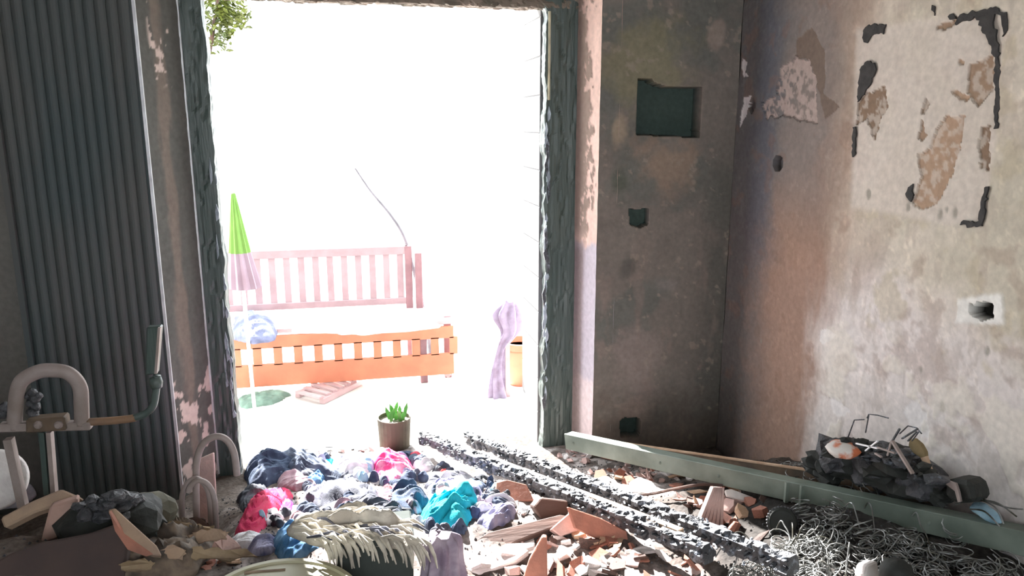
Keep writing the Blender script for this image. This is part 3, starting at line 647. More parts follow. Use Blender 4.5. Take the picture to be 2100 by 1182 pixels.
# leaning bare branch
br = tag(mesh('bare_branch', *tube(smooth_path([onY(728, 345, 5.52), onY(760, 392, 5.53), onY(800, 440, 5.54), onY(828, 485, 5.55), onY(846, 545, 5.56), onY(868, 630, 5.57), onY(880, 700, 5.58), np.array([onY(884, 740, 5.58)[0], 5.58, FL])], 5), [0.006 + 0.012 * i / 35 for i in range(36)], 7), M('dead_branch', (0.16, 0.15, 0.17)), None), 'thin bare branch leaning diagonally behind the bench post', 'branch')
# climbing foliage at the upper left of the doorway
vine = thing('climbing_vine', 'yellow-green climbing vine at top left corner of the doorway', 'vine', (*onY(455, 90, 4.5)[:2], FL))
top = onY(455, 30, 4.5)
mesh('stem', *tube(smooth_path([(top[0] - 0.18, 4.5, FL), (top[0] - 0.2, 4.5, 0.9), (top[0] - 0.13, 4.48, 1.7), (top[0], 4.5, 2.3)], 6), 0.012, 6), m_darkwood, vine)
rng = random.Random(77); V = []; Fc = []
for i in range(900):
    u = rng.gauss(462, 26); v = rng.gauss(30, 36)
    if u > 515 or v > 110 or (u > 480 and v > 60): continue
    p = onY(u, v, 4.5 + rng.uniform(-.12, .12)); s = rng.uniform(0.012, 0.026); E_ = Euler((rng.uniform(-1, 1), rng.uniform(-1, 1), rng.uniform(0, 6.3)))
    k = len(V)
    for q_ in ((0, -1, 0), (.5, -.2, .1), (0.3, .6, 0.05), (0, 1, 0), (-.3, .6, .05), (-.5, -.2, .1)):
        w_ = E_.to_matrix() @ (Vector(q_) * s); V.append((p[0] + w_.x, p[1] + w_.y, p[2] + w_.z))
    Fc += [(k, k + 1, k + 2, k + 3), (k, k + 3, k + 4, k + 5)]
fo = mesh('foliage', V, Fc, m_leaf, vine); fo['kind'] = 'stuff'

# ================================================================== LEFT SIDE OF THE ROOM
# dark shutter of upright ribs standing against the back wall
sx0, sx1 = onY(8, 300, YB - 0.03)[0], XDL - 0.016
sh = thing('ribbed_shutter', 'tall soot-dark shutter of upright ribs standing left of the doorway', 'shutter', ((sx0 + sx1) / 2, YB - 0.02, FL))
nr_ = 12
for i in range(nr_):
    w = (sx1 - sx0) / nr_; x = sx0 + w * i; ym = YB - 0.008
    prof = [(x, ym), (x, ym - 0.006), (x + w * .2, ym - 0.013), (x + w * .4, ym - 0.017), (x + w * .6, ym - 0.017), (x + w * .8, ym - 0.013), (x + w * .97, ym - 0.006), (x + w * .97, ym)]
    z1 = 2.45; V = [(a, b, FL + .01) for a, b in prof] + [(a, b, z1) for a, b in prof]; k = len(prof)
    Fc = [(j, (j + 1) % k, k + (j + 1) % k, k + j) for j in range(k)] + [tuple(range(k))[::-1], tuple(range(k, 2 * k))]
    mesh('rib', V, [f[::-1] for f in Fc], m_shutter, sh)
mesh('edge_rail', *boxv(sx0 - 0.012, YB - 0.02, 1.155, 0.022, 0.034, 2.59), m_shutter, sh)

# burnt exercise machine
YE = 2.62
def E_(u, v, o=0.0): return onY(u, v, YE + o)
em = thing('exercise_machine', 'burnt exercise machine with arched steel handle and side crank at left', 'exercise machine', (*E_(100, 1010)[:2], H(*E_(100, 1010)[:2])))
arch = smooth_path([E_(30, 880), E_(32, 830), E_(42, 785), E_(75, 764), (E_(105, 760)), E_(140, 766), E_(163, 792), E_(167, 830), E_(168, 872)], 7)
mesh('arch_handle', *tube(arch, 0.0235, 12, flat=0.8), m_dullsteel, em, smooth=True)
mesh('crossbar', *bar(E_(0, 876), E_(188, 872), 0.035, 0.028, bevel=0.004), m_dullsteel, em)
mesh('crank_arm', *tube(smooth_path([E_(180, 866), E_(220, 864), E_(262, 860), E_(278, 857)], 6), 0.013, 10), m_rustarm, em, smooth=True)
mesh('crank_end', *tube(smooth_path([E_(276, 857), E_(298, 849), E_(314, 832), E_(320, 800), E_(322, 770)], 6), 0.0125, 10), m_jamb, em, smooth=True)
grip = mesh('grip', *prism([E_(300, 672), E_(330, 670), E_(322, 768), E_(298, 770)], (0, -1, 0), 0.035, 0.004), m_jamb, em)
mesh('grip_edge', *bar(E_(327, 672, -.004), E_(320, 766, -.004), 0.008, 0.014, (0, 1, 0)), m_dullsteel, grip)
mesh('grip_hub', *lathe([(0.0, -0.02), (0.018, -0.018), (0.022, 0), (0.018, 0.018), (0.0, 0.02)], E_(320, 785), 14), m_jamb, em, smooth=True)
clamp = mesh('clamp_plate', *prism([E_(52, 862, -.03), E_(132, 856, -.03), E_(136, 884, -.03), E_(52, 890, -.03)], (0, -1, 0), 0.05, 0.005), m_rust, em)
for u in (78, 120):
    p = E_(u, 872, -.034); mesh('bolt', *lathe([(0.013, -0.012), (0.013, 0.004), (0.008, 0.012), (0.0, 0.013)], p, 10, Matrix.Rotation(math.pi / 2, 3, 'X')), m_dullsteel, clamp)
def hz(p): return (p[0], p[1], max(0.0, H(p[0], p[1]) - 0.02))
mesh('post', *bar(E_(88, 885), E_(98, 1012), 0.016, 0.03, (0, 1, 0)), m_jamb, em)
mesh('post', *bar(E_(102, 885), E_(112, 1012), 0.014, 0.03, (0, 1, 0)), m_dullsteel, em)
mesh('strut', *bar(E_(18, 900, -.04), E_(48, 1040, -.04), 0.024, 0.03, (0, 1, 0)), m_dullsteel, em)
for i, (u, v, r) in enumerate([(66, 806, .016), (72, 818, .017), (62, 828, .015), (74, 834, .016), (66, 846, .018), (58, 812, .013), (10, 836, .018), (4, 848, .02), (80, 812, .012), (70, 856, .017)]):
    mesh('melted_bead', *blob(E_(u, v, 0.01), r, i, amp=.25), m_coal, em, smooth=True)
pd = E_(-12, 985, -0.02)
tag(mesh('wheel_disc', *lathe([(0.0, -0.012), (0.09, -0.014), (0.10, 0.0), (0.09, 0.012), (0.0, 0.016)], pd, 36, Matrix.Rotation(1.15, 3, 'X') @ Matrix.Rotation(0.5, 3, 'Y')), m_white, smooth=True), 'pale plastic wheel disc cut by the left picture edge', 'disc')
# bent tube hoops by the left jamb
YH = 2.78
def Hh(u, v, o=0.0): return onY(u, v, YH + o)
for nm, lab, paths in (('bent_tube', 'tall bent pipe hoop leaning at the foot of the left jamb', [[(403, 1062), (402, 990), (404, 945), (416, 912), (440, 896), (464, 902), (480, 930), (486, 975)]]),
                       ('bent_tube', 'smaller double pipe hoop in front of the tall bent hoop', [[(374, 1072), (373, 1022), (383, 994), (402, 982), (420, 994), (430, 1022), (433, 1086)], [(386, 1010), (392, 996), (408, 986), (428, 996), (440, 1026), (443, 1084)]])):
    r0 = thing(nm, lab, 'pipe', Hh(*paths[0][0])); 
    for k, P in enumerate(paths):
        mesh('tube', *tube(smooth_path([Hh(u, v, -0.05 * len(paths) - 0.02 * k) for u, v in P], 6), 0.0125 if len(paths) == 1 else 0.010, 10), m_dullsteel, r0, smooth=True)
# helper: traced slab with its own plane and thickness
def slab(name, label, cat, mat, poly, Y=None, n=(0, -1, 0.3), thick=0.04, bevel=0.004, group=None, parent=None, lift=0.0, jit=0.0, seed=0):
    cu = sum(p[0] for p in poly) / len(poly); cv = sum(p[1] for p in poly) / len(poly)
    p0 = gp(cu, cv, lift) if Y is None else onY(cu, cv, Y)
    o = mesh(name, *prism([onPlane(u, v, p0, n) for u, v in poly], n, thick, bevel, jit, random.Random(seed)), mat, parent)
    return tag(o, label, cat, group) if parent is None else o
slab('pale_board', 'pale wooden board standing behind the small pipe hoop', 'board', m_pink, [(404, 945), (438, 930), (446, 1090), (408, 1085)], 2.95, (0, -1, .1), 0.02)
slab('brick_slab', 'long tan slab leaning up against the upright dusty brick', 'slab', m_tan, [(0, 1062), (60, 1030), (125, 1003), (165, 1020), (128, 1034), (70, 1052), (8, 1084)], 2.42, (0.0, -0.75, 0.6), 0.05, 0.006)
slab('dusty_brick', 'dusty pink brick standing on the dark brown board', 'brick', m_brickpink, [(102, 1040), (160, 1022), (158, 1058), (140, 1098), (82, 1118)], 2.36, (0.25, -1, 0.25), 0.07, 0.006)
slab('brown_board', 'large dark brown board across the bottom left corner', 'board', m_brownblock, [(-30, 1165), (20, 1136), (90, 1112), (185, 1094), (246, 1072), (264, 1104), (258, 1150), (262, 1240), (-30, 1280)], 2.16, (0.05, -1, 0.55), 0.05, 0.006)
wd = thing('wedge_offcut', 'tan wedge-shaped offcut lying point down beside the brown board', 'offcut', onY(275, 1140, 2.2))
slab('top_face', None, None, m_tan, [(222, 1046), (236, 1042), (322, 1120), (332, 1140), (312, 1138), (252, 1096)], 2.18, (0.3, -0.8, .8), 0.03, 0.003, parent=wd)
slab('side_face', None, None, m_terra, [(224, 1050), (252, 1096), (312, 1138), (300, 1142), (262, 1128), (236, 1090)], 2.165, (-0.2, -1, .2), 0.012, 0.0, parent=wd)
rng = random.Random(9)
for i in range(34):
    u = rng.uniform(162, 290); v = 1012 + (abs(u - 235) / 75) * 20 + rng.uniform(0, 46)
    p = onY(u, v, 2.30 + rng.uniform(-.06, .14)); r = rng.uniform(0.013, 0.028)
    tag(mesh('charcoal_lump', *blob(p, r, 40 + i, (rng.uniform(.9, 1.7), 1, rng.uniform(.6, .9)), .4), m_coal), ('large' if r > .022 else 'small') + ' charcoal lump in the black heap behind the tan wedge', 'charcoal', 'charcoal lumps in the left heap')
V, Fc = blob(onY(232, 1075, 2.36), 0.11, 3, (1.5, 1, 0.75), .2, 3)
tag(mesh('charred_clod', V, Fc, m_black), 'big black clod of char under the charcoal lumps', 'clod')
V, Fc = blob(onY(305, 1062, 2.5), 0.08, 13, (1.1, .9, 1.05), .3, 3); tag(mesh('ash_clod', V, Fc, M('olive_ash', (0.17, 0.16, 0.12))), 'grey-olive ash clod against the foot of the shutter', 'clod')
slab('splinter', 'small pale upright splinter at the foot of the shutter', 'splinter', m_white, [(337, 1024), (343, 1022), (355, 1056), (346, 1058)], 2.6, (0, -1, .2), 0.012, 0)
for i, (lab, P, Y_, n_, mm) in enumerate([
        ('wide torn cardboard flap right of the tan wedge', [(322, 1084), (352, 1070), (400, 1076), (438, 1080), (436, 1096), (398, 1102), (372, 1116), (338, 1112)], 2.42, (0.1, -1, 0.9), m_card),
        ('curled brown cardboard strip below the small pipe hoop', [(384, 1100), (402, 1090), (446, 1082), (470, 1092), (462, 1106), (420, 1112), (396, 1122)], 2.36, (-0.2, -1, 1.2), m_tan),
        ('long ragged cardboard scrap behind the olive lid', [(352, 1132), (398, 1122), (446, 1124), (500, 1128), (528, 1142), (470, 1150), (410, 1146), (372, 1148)], 2.25, (0, -.6, 1), m_card),
        ('small scorched cardboard corner beside the wedge tip', [(330, 1128), (352, 1118), (384, 1130), (372, 1146), (342, 1146)], 2.2, (0.3, -1, .8), m_tan),
        ('dark curled cardboard piece at the foot of the hoops', [(370, 1076), (392, 1060), (420, 1066), (436, 1080), (410, 1088), (384, 1088)], 2.55, (0, -1, .8), m_darkwood),
        ('grey cardboard flap between hoops and crimson leggings', [(432, 1108), (452, 1088), (470, 1096), (498, 1130), (470, 1136), (446, 1126)], 2.38, (0, -.5, 1), m_pink),
        ('pale ragged cardboard scrap under the wedge', [(244, 1160), (262, 1150), (300, 1148), (318, 1158), (290, 1172), (256, 1172)], 2.12, (0, -.7, 1), m_card)]):
    Q2 = []; rg = random.Random(60 + i)
    for k in range(len(P)):
        a, b = P[k], P[(k + 1) % len(P)]; Q2.append(a)
        for t in (.25, .5, .75): Q2.append((a[0] + (b[0] - a[0]) * t + rg.uniform(-3, 3), a[1] + (b[1] - a[1]) * t + rg.uniform(-2, 2)))
    slab('torn_cardboard', lab, 'cardboard', mm, Q2, Y_, n_, 0.006, 0, jit=0.005, seed=i)
garment('burnt_scrap', 'dark crumpled burnt scraps under the wedge tip', 'scrap', M('burnt_scrap', (0.07, 0.055, 0.045), (0.20, 0.15, 0.11), 18), [(245, 1170), (320, 1140), (410, 1110), (450, 1140), (400, 1200), (250, 1210)], 0.05, 0.05, 0.9, 23, 16, lift=.06)
garment('white_sheet', 'pale lavender sheet crumpled beneath the exercise machine', 'sheet', mcloth('pale_sheet', (0.50, 0.48, 0.55)), [(-20, 1045), (20, 1000), (60, 1010), (80, 1050), (40, 1075), (-20, 1080)], 0.06, 0.04, 0.2, 24, lift=.1)
# pale olive lid, lower edge of the frame
lc = onZ(548, 1150, 0.37); rl = 0.215
ld = thing('round_lid', 'pale olive round plastic lid at the bottom edge', 'lid', (lc[0] + 0.05, lc[1] - rl, 0.32))
Rl = Matrix.Rotation(0.05, 3, 'Y')
_lv, _lf = lathe([(0.0, 0.0), (rl * .8, 0.0), (rl * .82, -0.006), (rl * .92, -0.006), (rl * .94, 0.0), (rl, 0.0), (rl * 1.02, -0.012), (rl * 1.02, -0.05), (rl * .98, -0.05)], (lc[0] + .05, lc[1] - rl, 0.37), 64, Rl); mesh('lid_top', _lv, [f[::-1] for f in _lf], m_olive, ld)
mesh('scuff', *boxv(lc[0] + 0.0, lc[1] - 0.06, 0.372, 0.11, 0.008, 0.006, Rl), m_card, ld)

# ================================================================== CLOTHES ON THE FLOOR
CL = {k: mcloth('cloth_' + k, *v) for k, v in dict(
    navy=((0.025, 0.038, 0.075), (0.07, 0.10, 0.16)), slate=((0.045, 0.06, 0.095), (0.13, 0.155, 0.21)), black=((0.02, 0.024, 0.032), (0.06, 0.065, 0.08)),
    blush=((0.50, 0.36, 0.39), (0.30, 0.20, 0.23)), white=((0.74, 0.72, 0.74), (0.52, 0.50, 0.54)), hotpink=((0.62, 0.05, 0.20), (0.75, 0.40, 0.50)),
    red=((0.60, 0.04, 0.08), (0.70, 0.16, 0.18)), coral=((0.66, 0.20, 0.20), (0.60, 0.12, 0.12)), magenta=((0.42, 0.03, 0.36), (0.55, 0.10, 0.42)),
    maroon=((0.22, 0.03, 0.05), (0.32, 0.06, 0.07)), crimson=((0.58, 0.015, 0.10), (0.42, 0.01, 0.05)), teal=((0.0, 0.36, 0.46), (0.02, 0.50, 0.58)),
    sky=((0.36, 0.55, 0.66), (0.24, 0.40, 0.52)), blue=((0.04, 0.14, 0.30), (0.14, 0.28, 0.45)), lavender=((0.34, 0.33, 0.46), (0.10, 0.11, 0.22)),
    plum=((0.22, 0.17, 0.24), (0.42, 0.36, 0.44)), cream=((0.62, 0.58, 0.50), (0.36, 0.33, 0.29)), grey=((0.055, 0.06, 0.08), (0.15, 0.155, 0.19))).items()}
GR = 'clothes heaped on the floor inside the doorway'
for i, (nm, lab, k, P, h, f, a) in enumerate([
    ('dark_jacket', 'dark navy jacket bundled at the left edge of the clothes heap', 'navy', [(503, 975), (535, 945), (570, 938), (610, 955), (600, 985), (550, 1000), (512, 1005)], .07, .05, .4),
    ('striped_shirt', 'slate-blue shirt with long folds stretched across the back of the heap', 'slate', [(560, 938), (600, 932), (660, 955), (712, 985), (690, 996), (630, 978), (580, 958)], .03, .05, -.6),
    ('black_garment', 'black garment crammed against the foot of the left jamb', 'black', [(488, 1030), (505, 1000), (545, 1000), (560, 1025), (530, 1050), (495, 1052)], .04, .04, .9),
    ('blush_blouse', 'small pale pink top below the slate shirt', 'blush', [(560, 985), (600, 975), (640, 985), (650, 1002), (605, 1008), (570, 1000)], .03, .03, .2),
    ('grey_trousers', 'charcoal grey trousers in the middle of the heap', 'grey', [(612, 1015), (650, 992), (710, 985), (770, 1003), (792, 1030), (740, 1048), (660, 1045), (620, 1038)], .05, .05, -.4),
    ('white_shirt', 'white shirt at the back of the heap left of the hot-pink top', 'white', [(688, 962), (705, 940), (750, 938), (762, 965), (740, 985), (705, 982)], .03, .04, .5),
    ('teal_rag', 'tiny teal rag at the back of the heap', 'teal', [(660, 946), (672, 940), (684, 944), (682, 954), (666, 955)], .015, .01, .5),
    ('hot_pink_blouse', 'hot-pink and white top at the back of the heap', 'hotpink', [(757, 945), (775, 928), (805, 932), (845, 952), (852, 975), (820, 1000), (790, 988), (770, 968)], .05, .045, -.5),
    ('red_scarf', 'red scarf trailing below the plant pot', 'red', [(838, 935), (850, 928), (872, 945), (888, 964), (872, 968), (850, 952)], .025, .02, -.8),
    ('coral_rag', 'coral rag right of the red scarf', 'coral', [(894, 972), (910, 964), (928, 968), (930, 986), (908, 988)], .025, .02, .3),
    ('magenta_scrap', 'magenta scrap below the hot-pink top', 'magenta', [(800, 1000), (818, 992), (834, 1004), (826, 1020), (806, 1016)], .02, .02, .2),
    ('maroon_bundle', 'maroon bundle left of the magenta scrap', 'maroon', [(772, 1022), (792, 1008), (812, 1014), (806, 1036), (782, 1038)], .03, .02, .2),
    ('navy_shirt', 'crumpled dark blue shirt between trousers and teal top', 'navy', [(790, 1020), (830, 1008), (868, 1018), (880, 1040), (850, 1056), (800, 1048)], .03, .04, .7),
    ('pale_blue_bundle', 'round pale blue bundle above the teal top', 'sky', [(826, 1022), (838, 1010), (856, 1012), (862, 1030), (846, 1040), (830, 1036)], .045, .01, .2),
    ('patterned_skirt', 'lavender and blue skirt spread above the teal top', 'lavender', [(868, 1005), (920, 992), (985, 1000), (992, 1018), (930, 1026), (880, 1022)], .02, .035, .2),
    ('crimson_leggings', 'crimson leggings lying diagonally at the front left of the heap', 'crimson', [(556, 1012), (574, 1003), (594, 1008), (600, 1026), (575, 1046), (552, 1072), (528, 1100), (500, 1104), (482, 1092), (488, 1080), (512, 1066), (536, 1038)], .05, .035, 1.0),
    ('purple_scrap', 'bright purple scrap tucked under the crimson leggings', 'magenta', [(575, 1046), (590, 1030), (604, 1032), (600, 1048), (582, 1058)], .02, .02, .2),
    ('teal_blouse', 'bright teal top at the right of the clothes heap', 'teal', [(858, 1058), (878, 1038), (925, 1034), (960, 1026), (984, 1032), (972, 1056), (952, 1088), (905, 1090), (875, 1076)], .06, .055, .5),
    ('blue_shirt', 'light blue shirt at the front of the heap before the dark box', 'blue', [(556, 1120), (590, 1098), (630, 1090), (664, 1100), (655, 1128), (620, 1148), (575, 1152)], .04, .05, .8),
    ('pale_lavender_blouse', 'pale lavender top left of the blue shirt', 'lavender', [(505, 1128), (530, 1112), (568, 1108), (570, 1135), (545, 1146), (515, 1142)], .02, .03, .3),
    ('white_towel', 'white towel at the front left under the crimson leggings', 'white', [(470, 1112), (500, 1100), (545, 1100), (540, 1118), (500, 1132), (478, 1128)], .015, .02, .3),
    ('dark_shirt', 'dark charcoal shirt under the front of the clothes heap', 'black', [(640, 1060), (700, 1040), (780, 1045), (840, 1062), (800, 1075), (720, 1070)], .03, .04, -.2),
    ('lavender_shorts', 'lavender shorts with navy folds right of the teal top', 'lavender', [(975, 1075), (990, 1055), (1035, 1042), (1062, 1050), (1050, 1072), (1005, 1090)], .03, .05, .5),
    ('pale_rag', 'off-white rag above the lavender shorts', 'white', [(985, 1042), (1010, 1030), (1050, 1030), (1065, 1040), (1030, 1050)], .02, .03, .2),
    ('slate_rag', 'slate rag behind the crimson leggings', 'slate', [(600, 1060), (625, 1040), (660, 1050), (650, 1066), (620, 1072)], .02, .03, .2),
    ('white_rag', 'white rag right of the coral rag', 'white', [(868, 985), (900, 980), (945, 975), (985, 985), (950, 996), (890, 996)], .025, .03, .1),
    ('grey_vest', 'grey vest beneath the maroon bundle', 'grey', [(700, 1050), (740, 1030), (800, 1040), (850, 1060), (800, 1062), (740, 1060)], .02, .03, .4),
    ('cream_rag', 'cream rag by the back of the pale pink top', 'cream', [(640, 960), (670, 950), (695, 965), (680, 980), (650, 975)], .02, .03, .6)]):
    garment(nm, lab, 'clothing', CL[k], P, h, f, a, 400 + i * 7, group=GR)

# small scorched scraps of cloth filling the heap
rng = random.Random(808)
heap = [(500, 1000), (545, 935), (640, 930), (760, 925), (850, 945), (990, 985), (1060, 1035), (1000, 1090), (900, 1100), (850, 1075), (640, 1070), (600, 1110), (540, 1120), (520, 1060)]
k = 0
while k < 120:
    u = rng.uniform(495, 1065); v = rng.uniform(925, 1125)
    if not inpoly(np.array([u]), np.array([v]), heap)[0]: continue
    key = rng.choice(['navy', 'slate', 'black', 'black', 'navy', 'grey', 'grey', 'white', 'blue', 'lavender', 'blush', 'plum', 'slate', 'slate', 'navy', 'sky'])
    w = rng.uniform(9, 26); h_ = w * rng.uniform(.3, .5); a0 = rng.uniform(-.5, .5)
    P = [(u + w * math.cos(t) * math.cos(a0) - h_ * math.sin(t) * math.sin(a0) * .4, v + w * math.cos(t) * math.sin(a0) + h_ * math.sin(t)) for t in (0, 1, 2, 3, 4, 5.2)]
    big = 'wide' if w > 18 else 'small'
    garment('cloth_scrap', '%s crumpled %s cloth scrap in the heap inside the doorway' % (big, {'navy': 'navy', 'slate': 'slate-blue', 'sky': 'pale blue', 'blush': 'pale pink', 'plum': 'plum-grey'}.get(key, key)), 'cloth scrap', CL[key], P, .008, rng.uniform(.016, .032), a0 + rng.uniform(-.6, .6), 2000 + k, fscale=15, group='cloth scraps in the heap', nth=64, nr=18, lift=rng.uniform(0, .022))
    k += 1

# dark box under a fringed mat
pb = gp(770, 1200); bxc = onY(770, 1150, 2.05)
bx = thing('storage_box', 'dark soot-stained box under the fringed mat', 'box', (bxc[0], bxc[1] + 0.12, 0.02))
bw = onY(848, 1150, 2.05)[0] - onY(690, 1150, 2.05)[0]; bzt = onY(770, 1118, 2.05)[2]
mesh('box_body', *boxv(bxc[0], 2.05 + 0.08, bzt / 2, bw, 0.16, bzt, bevel=0.012), m_dark_hole, bx)
mesh('box_lid', *boxv(bxc[0], 2.05 + 0.08, bzt + 0.004, bw + 0.012, 0.172, 0.018, bevel=0.005), m_dark_hole, bx)
surfm = lambda u, v: onZ(u, v, bzt + 0.02)
mt = thing('fringed_mat', 'cream fringed mat draped over the dark box', 'mat', (bxc[0], 2.2, bzt + 0.012))
mat_body = garment('mat_body', None, None, CL['cream'], [(590, 1078), (640, 1060), (720, 1056), (800, 1066), (848, 1088), (856, 1112), (790, 1106), (700, 1104), (630, 1100)], .03, .045, -.25, 31, 14, surf=surfm, parent=mt)
rng = random.Random(5)
for i in range(46):
    t = i / 45; u = 640 + 215 * t; v = 1100 + 6 * math.sin(t * 9) + 4 * t; a = onZ(u, v - 4, bzt + 0.035)
    L1 = rng.uniform(0.03, 0.075); b = a + np.array([rng.uniform(0.005, .035), -0.022, -0.012]); e = b + np.array([rng.uniform(0.005, .03), -0.012, -L1])
    mesh('fringe', *tube([a, b, (b + e) / 2 + [0.004, -0.004, 0], e], [0.006, 0.006, 0.005, 0.002], 5), CL['cream'], mat_body)
for i in range(70):
    u = rng.uniform(600, 850); v = rng.uniform(1062, 1104); a = onZ(u, v, bzt + 0.05 + rng.uniform(0, .012)); d_ = np.array([rng.uniform(.03, .08), -rng.uniform(.01, .05), 0])
    mesh('strand', *tube([a, a + d_ * .5 + [0, 0, .006], a + d_ - [0, 0, .008]], [0.003, 0.0055, 0.002], 5), CL['cream'] if i % 5 else CL['grey'], mt)
hanging('plum_shawl', 'plum-grey striped shawl hanging down right of the dark box', 'shawl', CL['plum'],
        [(*onY(905, 1098, 2.1), 0.03), (*onY(905, 1112, 2.1), 0.055), (*onY(907, 1150, 2.1), 0.058), (*onY(908, 1200, 2.1), 0.07), (*onY(908, 1240, 2.1), 0.075)], 2, folds=9, amp=0.16, depth=0.8)

m_sprout = M('green_sprout', (0.10, 0.30, 0.06), (0.16, 0.38, 0.10), 20, 0.6, 0.0)
# plant pot with sprouts inside the doorway
q0 = gp(812, 930); ppz = q0[2]
pl_ = thing('potted_plant', 'olive planter with green sprouts standing just inside the doorway', 'potted plant', (q0[0], q0[1] + .06, ppz - .02))
wpx = 0.5 * (onY(848, 900, q0[1])[0] - onY(778, 900, q0[1])[0]); hp = onY(812, 868, q0[1])[2]
mesh('planter', *lathe([(wpx * .9, ppz - 0.02), (wpx, hp * .8), (wpx * 1.02, hp), (wpx * .92, hp), (wpx * .9, hp - 0.02)], (q0[0], q0[1] + wpx, 0), 4 * 6), M('olive_planter', (0.10, 0.085, 0.055)), pl_)
rng = random.Random(15)
for i in range(16):
    a = rng.uniform(0, 6.3); r = rng.uniform(0, wpx * .7); x, y = q0[0] + r * math.cos(a), q0[1] + wpx + r * math.sin(a); h = rng.uniform(.03, .08); dx_, dy_ = rng.uniform(-.03, .03), rng.uniform(-.03, .03)
    mesh('leaf', *prism([(x - .008, y, hp - .01), (x + .008, y, hp - .01), (x + .010 + dx_ * .6, y + dy_ * .6, hp + h * .6), (x + dx_, y + dy_, hp + h), (x - .010 + dx_ * .6, y + dy_ * .6, hp + h * .6)], (0, -1, .1), 0.002), m_sprout, pl_)

# ================================================================== CHARRED BEAMS, RAILS, SPRINGS
def char_beam(a, b, w, t, seed, amp=0.012, upv=(0, 0, 1)):
    a = Vector(a); b = Vector(b); d = (b - a); L = d.length; d.normalize(); s = d.cross(Vector(upv)).normalized(); u = s.cross(d)
    V, Fc = charred_post('b', -w / 2, w / 2, -t / 2, t / 2, 0, L, seed, amp=amp)
    return [tuple(a + s * p[0] + u * p[1] + d * p[2]) for p in V], Fc
cb = thing('charred_timber', 'pair of charred parallel beams with bare wood strip fallen across the floor', 'beam', gp(1200, 1010))
A0, A1 = onZ(868, 899, -0.05), onZ(1455, 1135, 0.27); B0, B1 = onZ(960, 899, -0.05), onZ(1625, 1162, 0.32)
mesh('beam', *char_beam(A0, A1, 0.052, 0.055, 11, 0.014), m_char, cb); mesh('beam', *char_beam(B0, B1, 0.052, 0.055, 12, 0.014), m_char, cb)
S0, S1 = onZ(990, 935, 0.055), onZ(1398, 1092, 0.265)
m_ = S0 + (S1 - S0) * .62
mesh('wood_strip', *bar(S0, m_, 0.024, 0.022, bevel=0.003), m_white, cb); mesh('wood_strip', *bar(m_, S1, 0.026, 0.022, bevel=0.003), m_palewood, cb)
rng = random.Random(31)
CHP = []
for k in range(6):
    V, Fc = boxv(0, 0, 0, rng.uniform(.8, 1.6), rng.uniform(.7, 1.1), rng.uniform(.4, .7), bevel=0.12)
    me_o = V, Fc; CHP.append(me_o)
V = []; Fc = []
for i in range(900):                                          # loose cubes of char clinging to the beams
    t = rng.random(); (p, q) = ((A0, A1), (B0, B1))[i % 2]; c_ = p + (q - p) * t
    off = rng.gauss(0, 0.022); c_ = c_ + np.array([off * .9, off * .45, 0.028 + rng.uniform(-.03, .014) - abs(off) * .5])
    s = rng.uniform(0.006, 0.013); R = Euler((rng.uniform(-.4, .4), rng.uniform(-.4, .4), 1.08 + rng.uniform(-.5, .5))).to_matrix()
    cv, cf = CHP[i % 6]; k = len(V); V += [tuple(np.array(R @ (Vector(v) * s)) + c_) for v in cv]; Fc += [[k + j for j in f] for f in cf]
o = mesh('char_cubes', V, Fc, m_char, cb); o['kind'] = 'stuff'

# grey-green steel bed rail and the rusty far rail
R0, R1 = onZ(1160, 905, 0.115), onZ(2130, 1122, 0.43)
rl_ = thing('bed_rail', 'long grey-green steel bed rail running diagonally to the right edge', 'bed rail', tuple(R0))
web = mesh('web', *bar(R0, R1, 0.012, 0.075, bevel=0.002), m_rail, rl_)
sd = Vector(R1 - R0).cross(Vector((0, 0, 1))).normalized(); off = np.array(sd) * -0.022
mesh('flange', *bar(R0 + off + [0, 0, .035], R1 + off + [0, 0, .035], 0.045, 0.005), m_rail, rl_)
for t in (0.60, 0.63): 
    p = R0 + (R1 - R0) * t; mesh('bracket', *bar(p - [0, 0, .042] - off * .35, p + [0, 0, .036] - off * .35, 0.014, 0.012, (0, 1, 0)), m_rail, rl_)
for t in (0.03, 0.30, 0.45, .85):
    p = R0 + (R1 - R0) * t - off * .35; mesh('rivet', *lathe([(0.007, 0), (0.006, .003), (0, .004)], p, 8, Matrix.Rotation(math.pi / 2, 3, 'X')), m_rail, web)
F0, F1 = onZ(1235, 908, 0.02), onX(1985, 1040, 1.85)
F1 = np.array([1.84, F1[1], 0.30]); F1 = onX(1930, 1012, 1.80)
fr = thing('far_bed_rail', 'rusty brown bed rail behind the grey-green rail by the wall', 'bed rail', tuple(F0))
mesh('web', *bar(F0 - [0, 0, .03], F1 - [0, 0, .03], 0.010, 0.085, bevel=0.002), m_rust, fr)
mesh('bright_edge', *bar(F0 + [0, 0, .014], F1 + [0, 0, .014], 0.016, 0.006), m_palewood, fr)

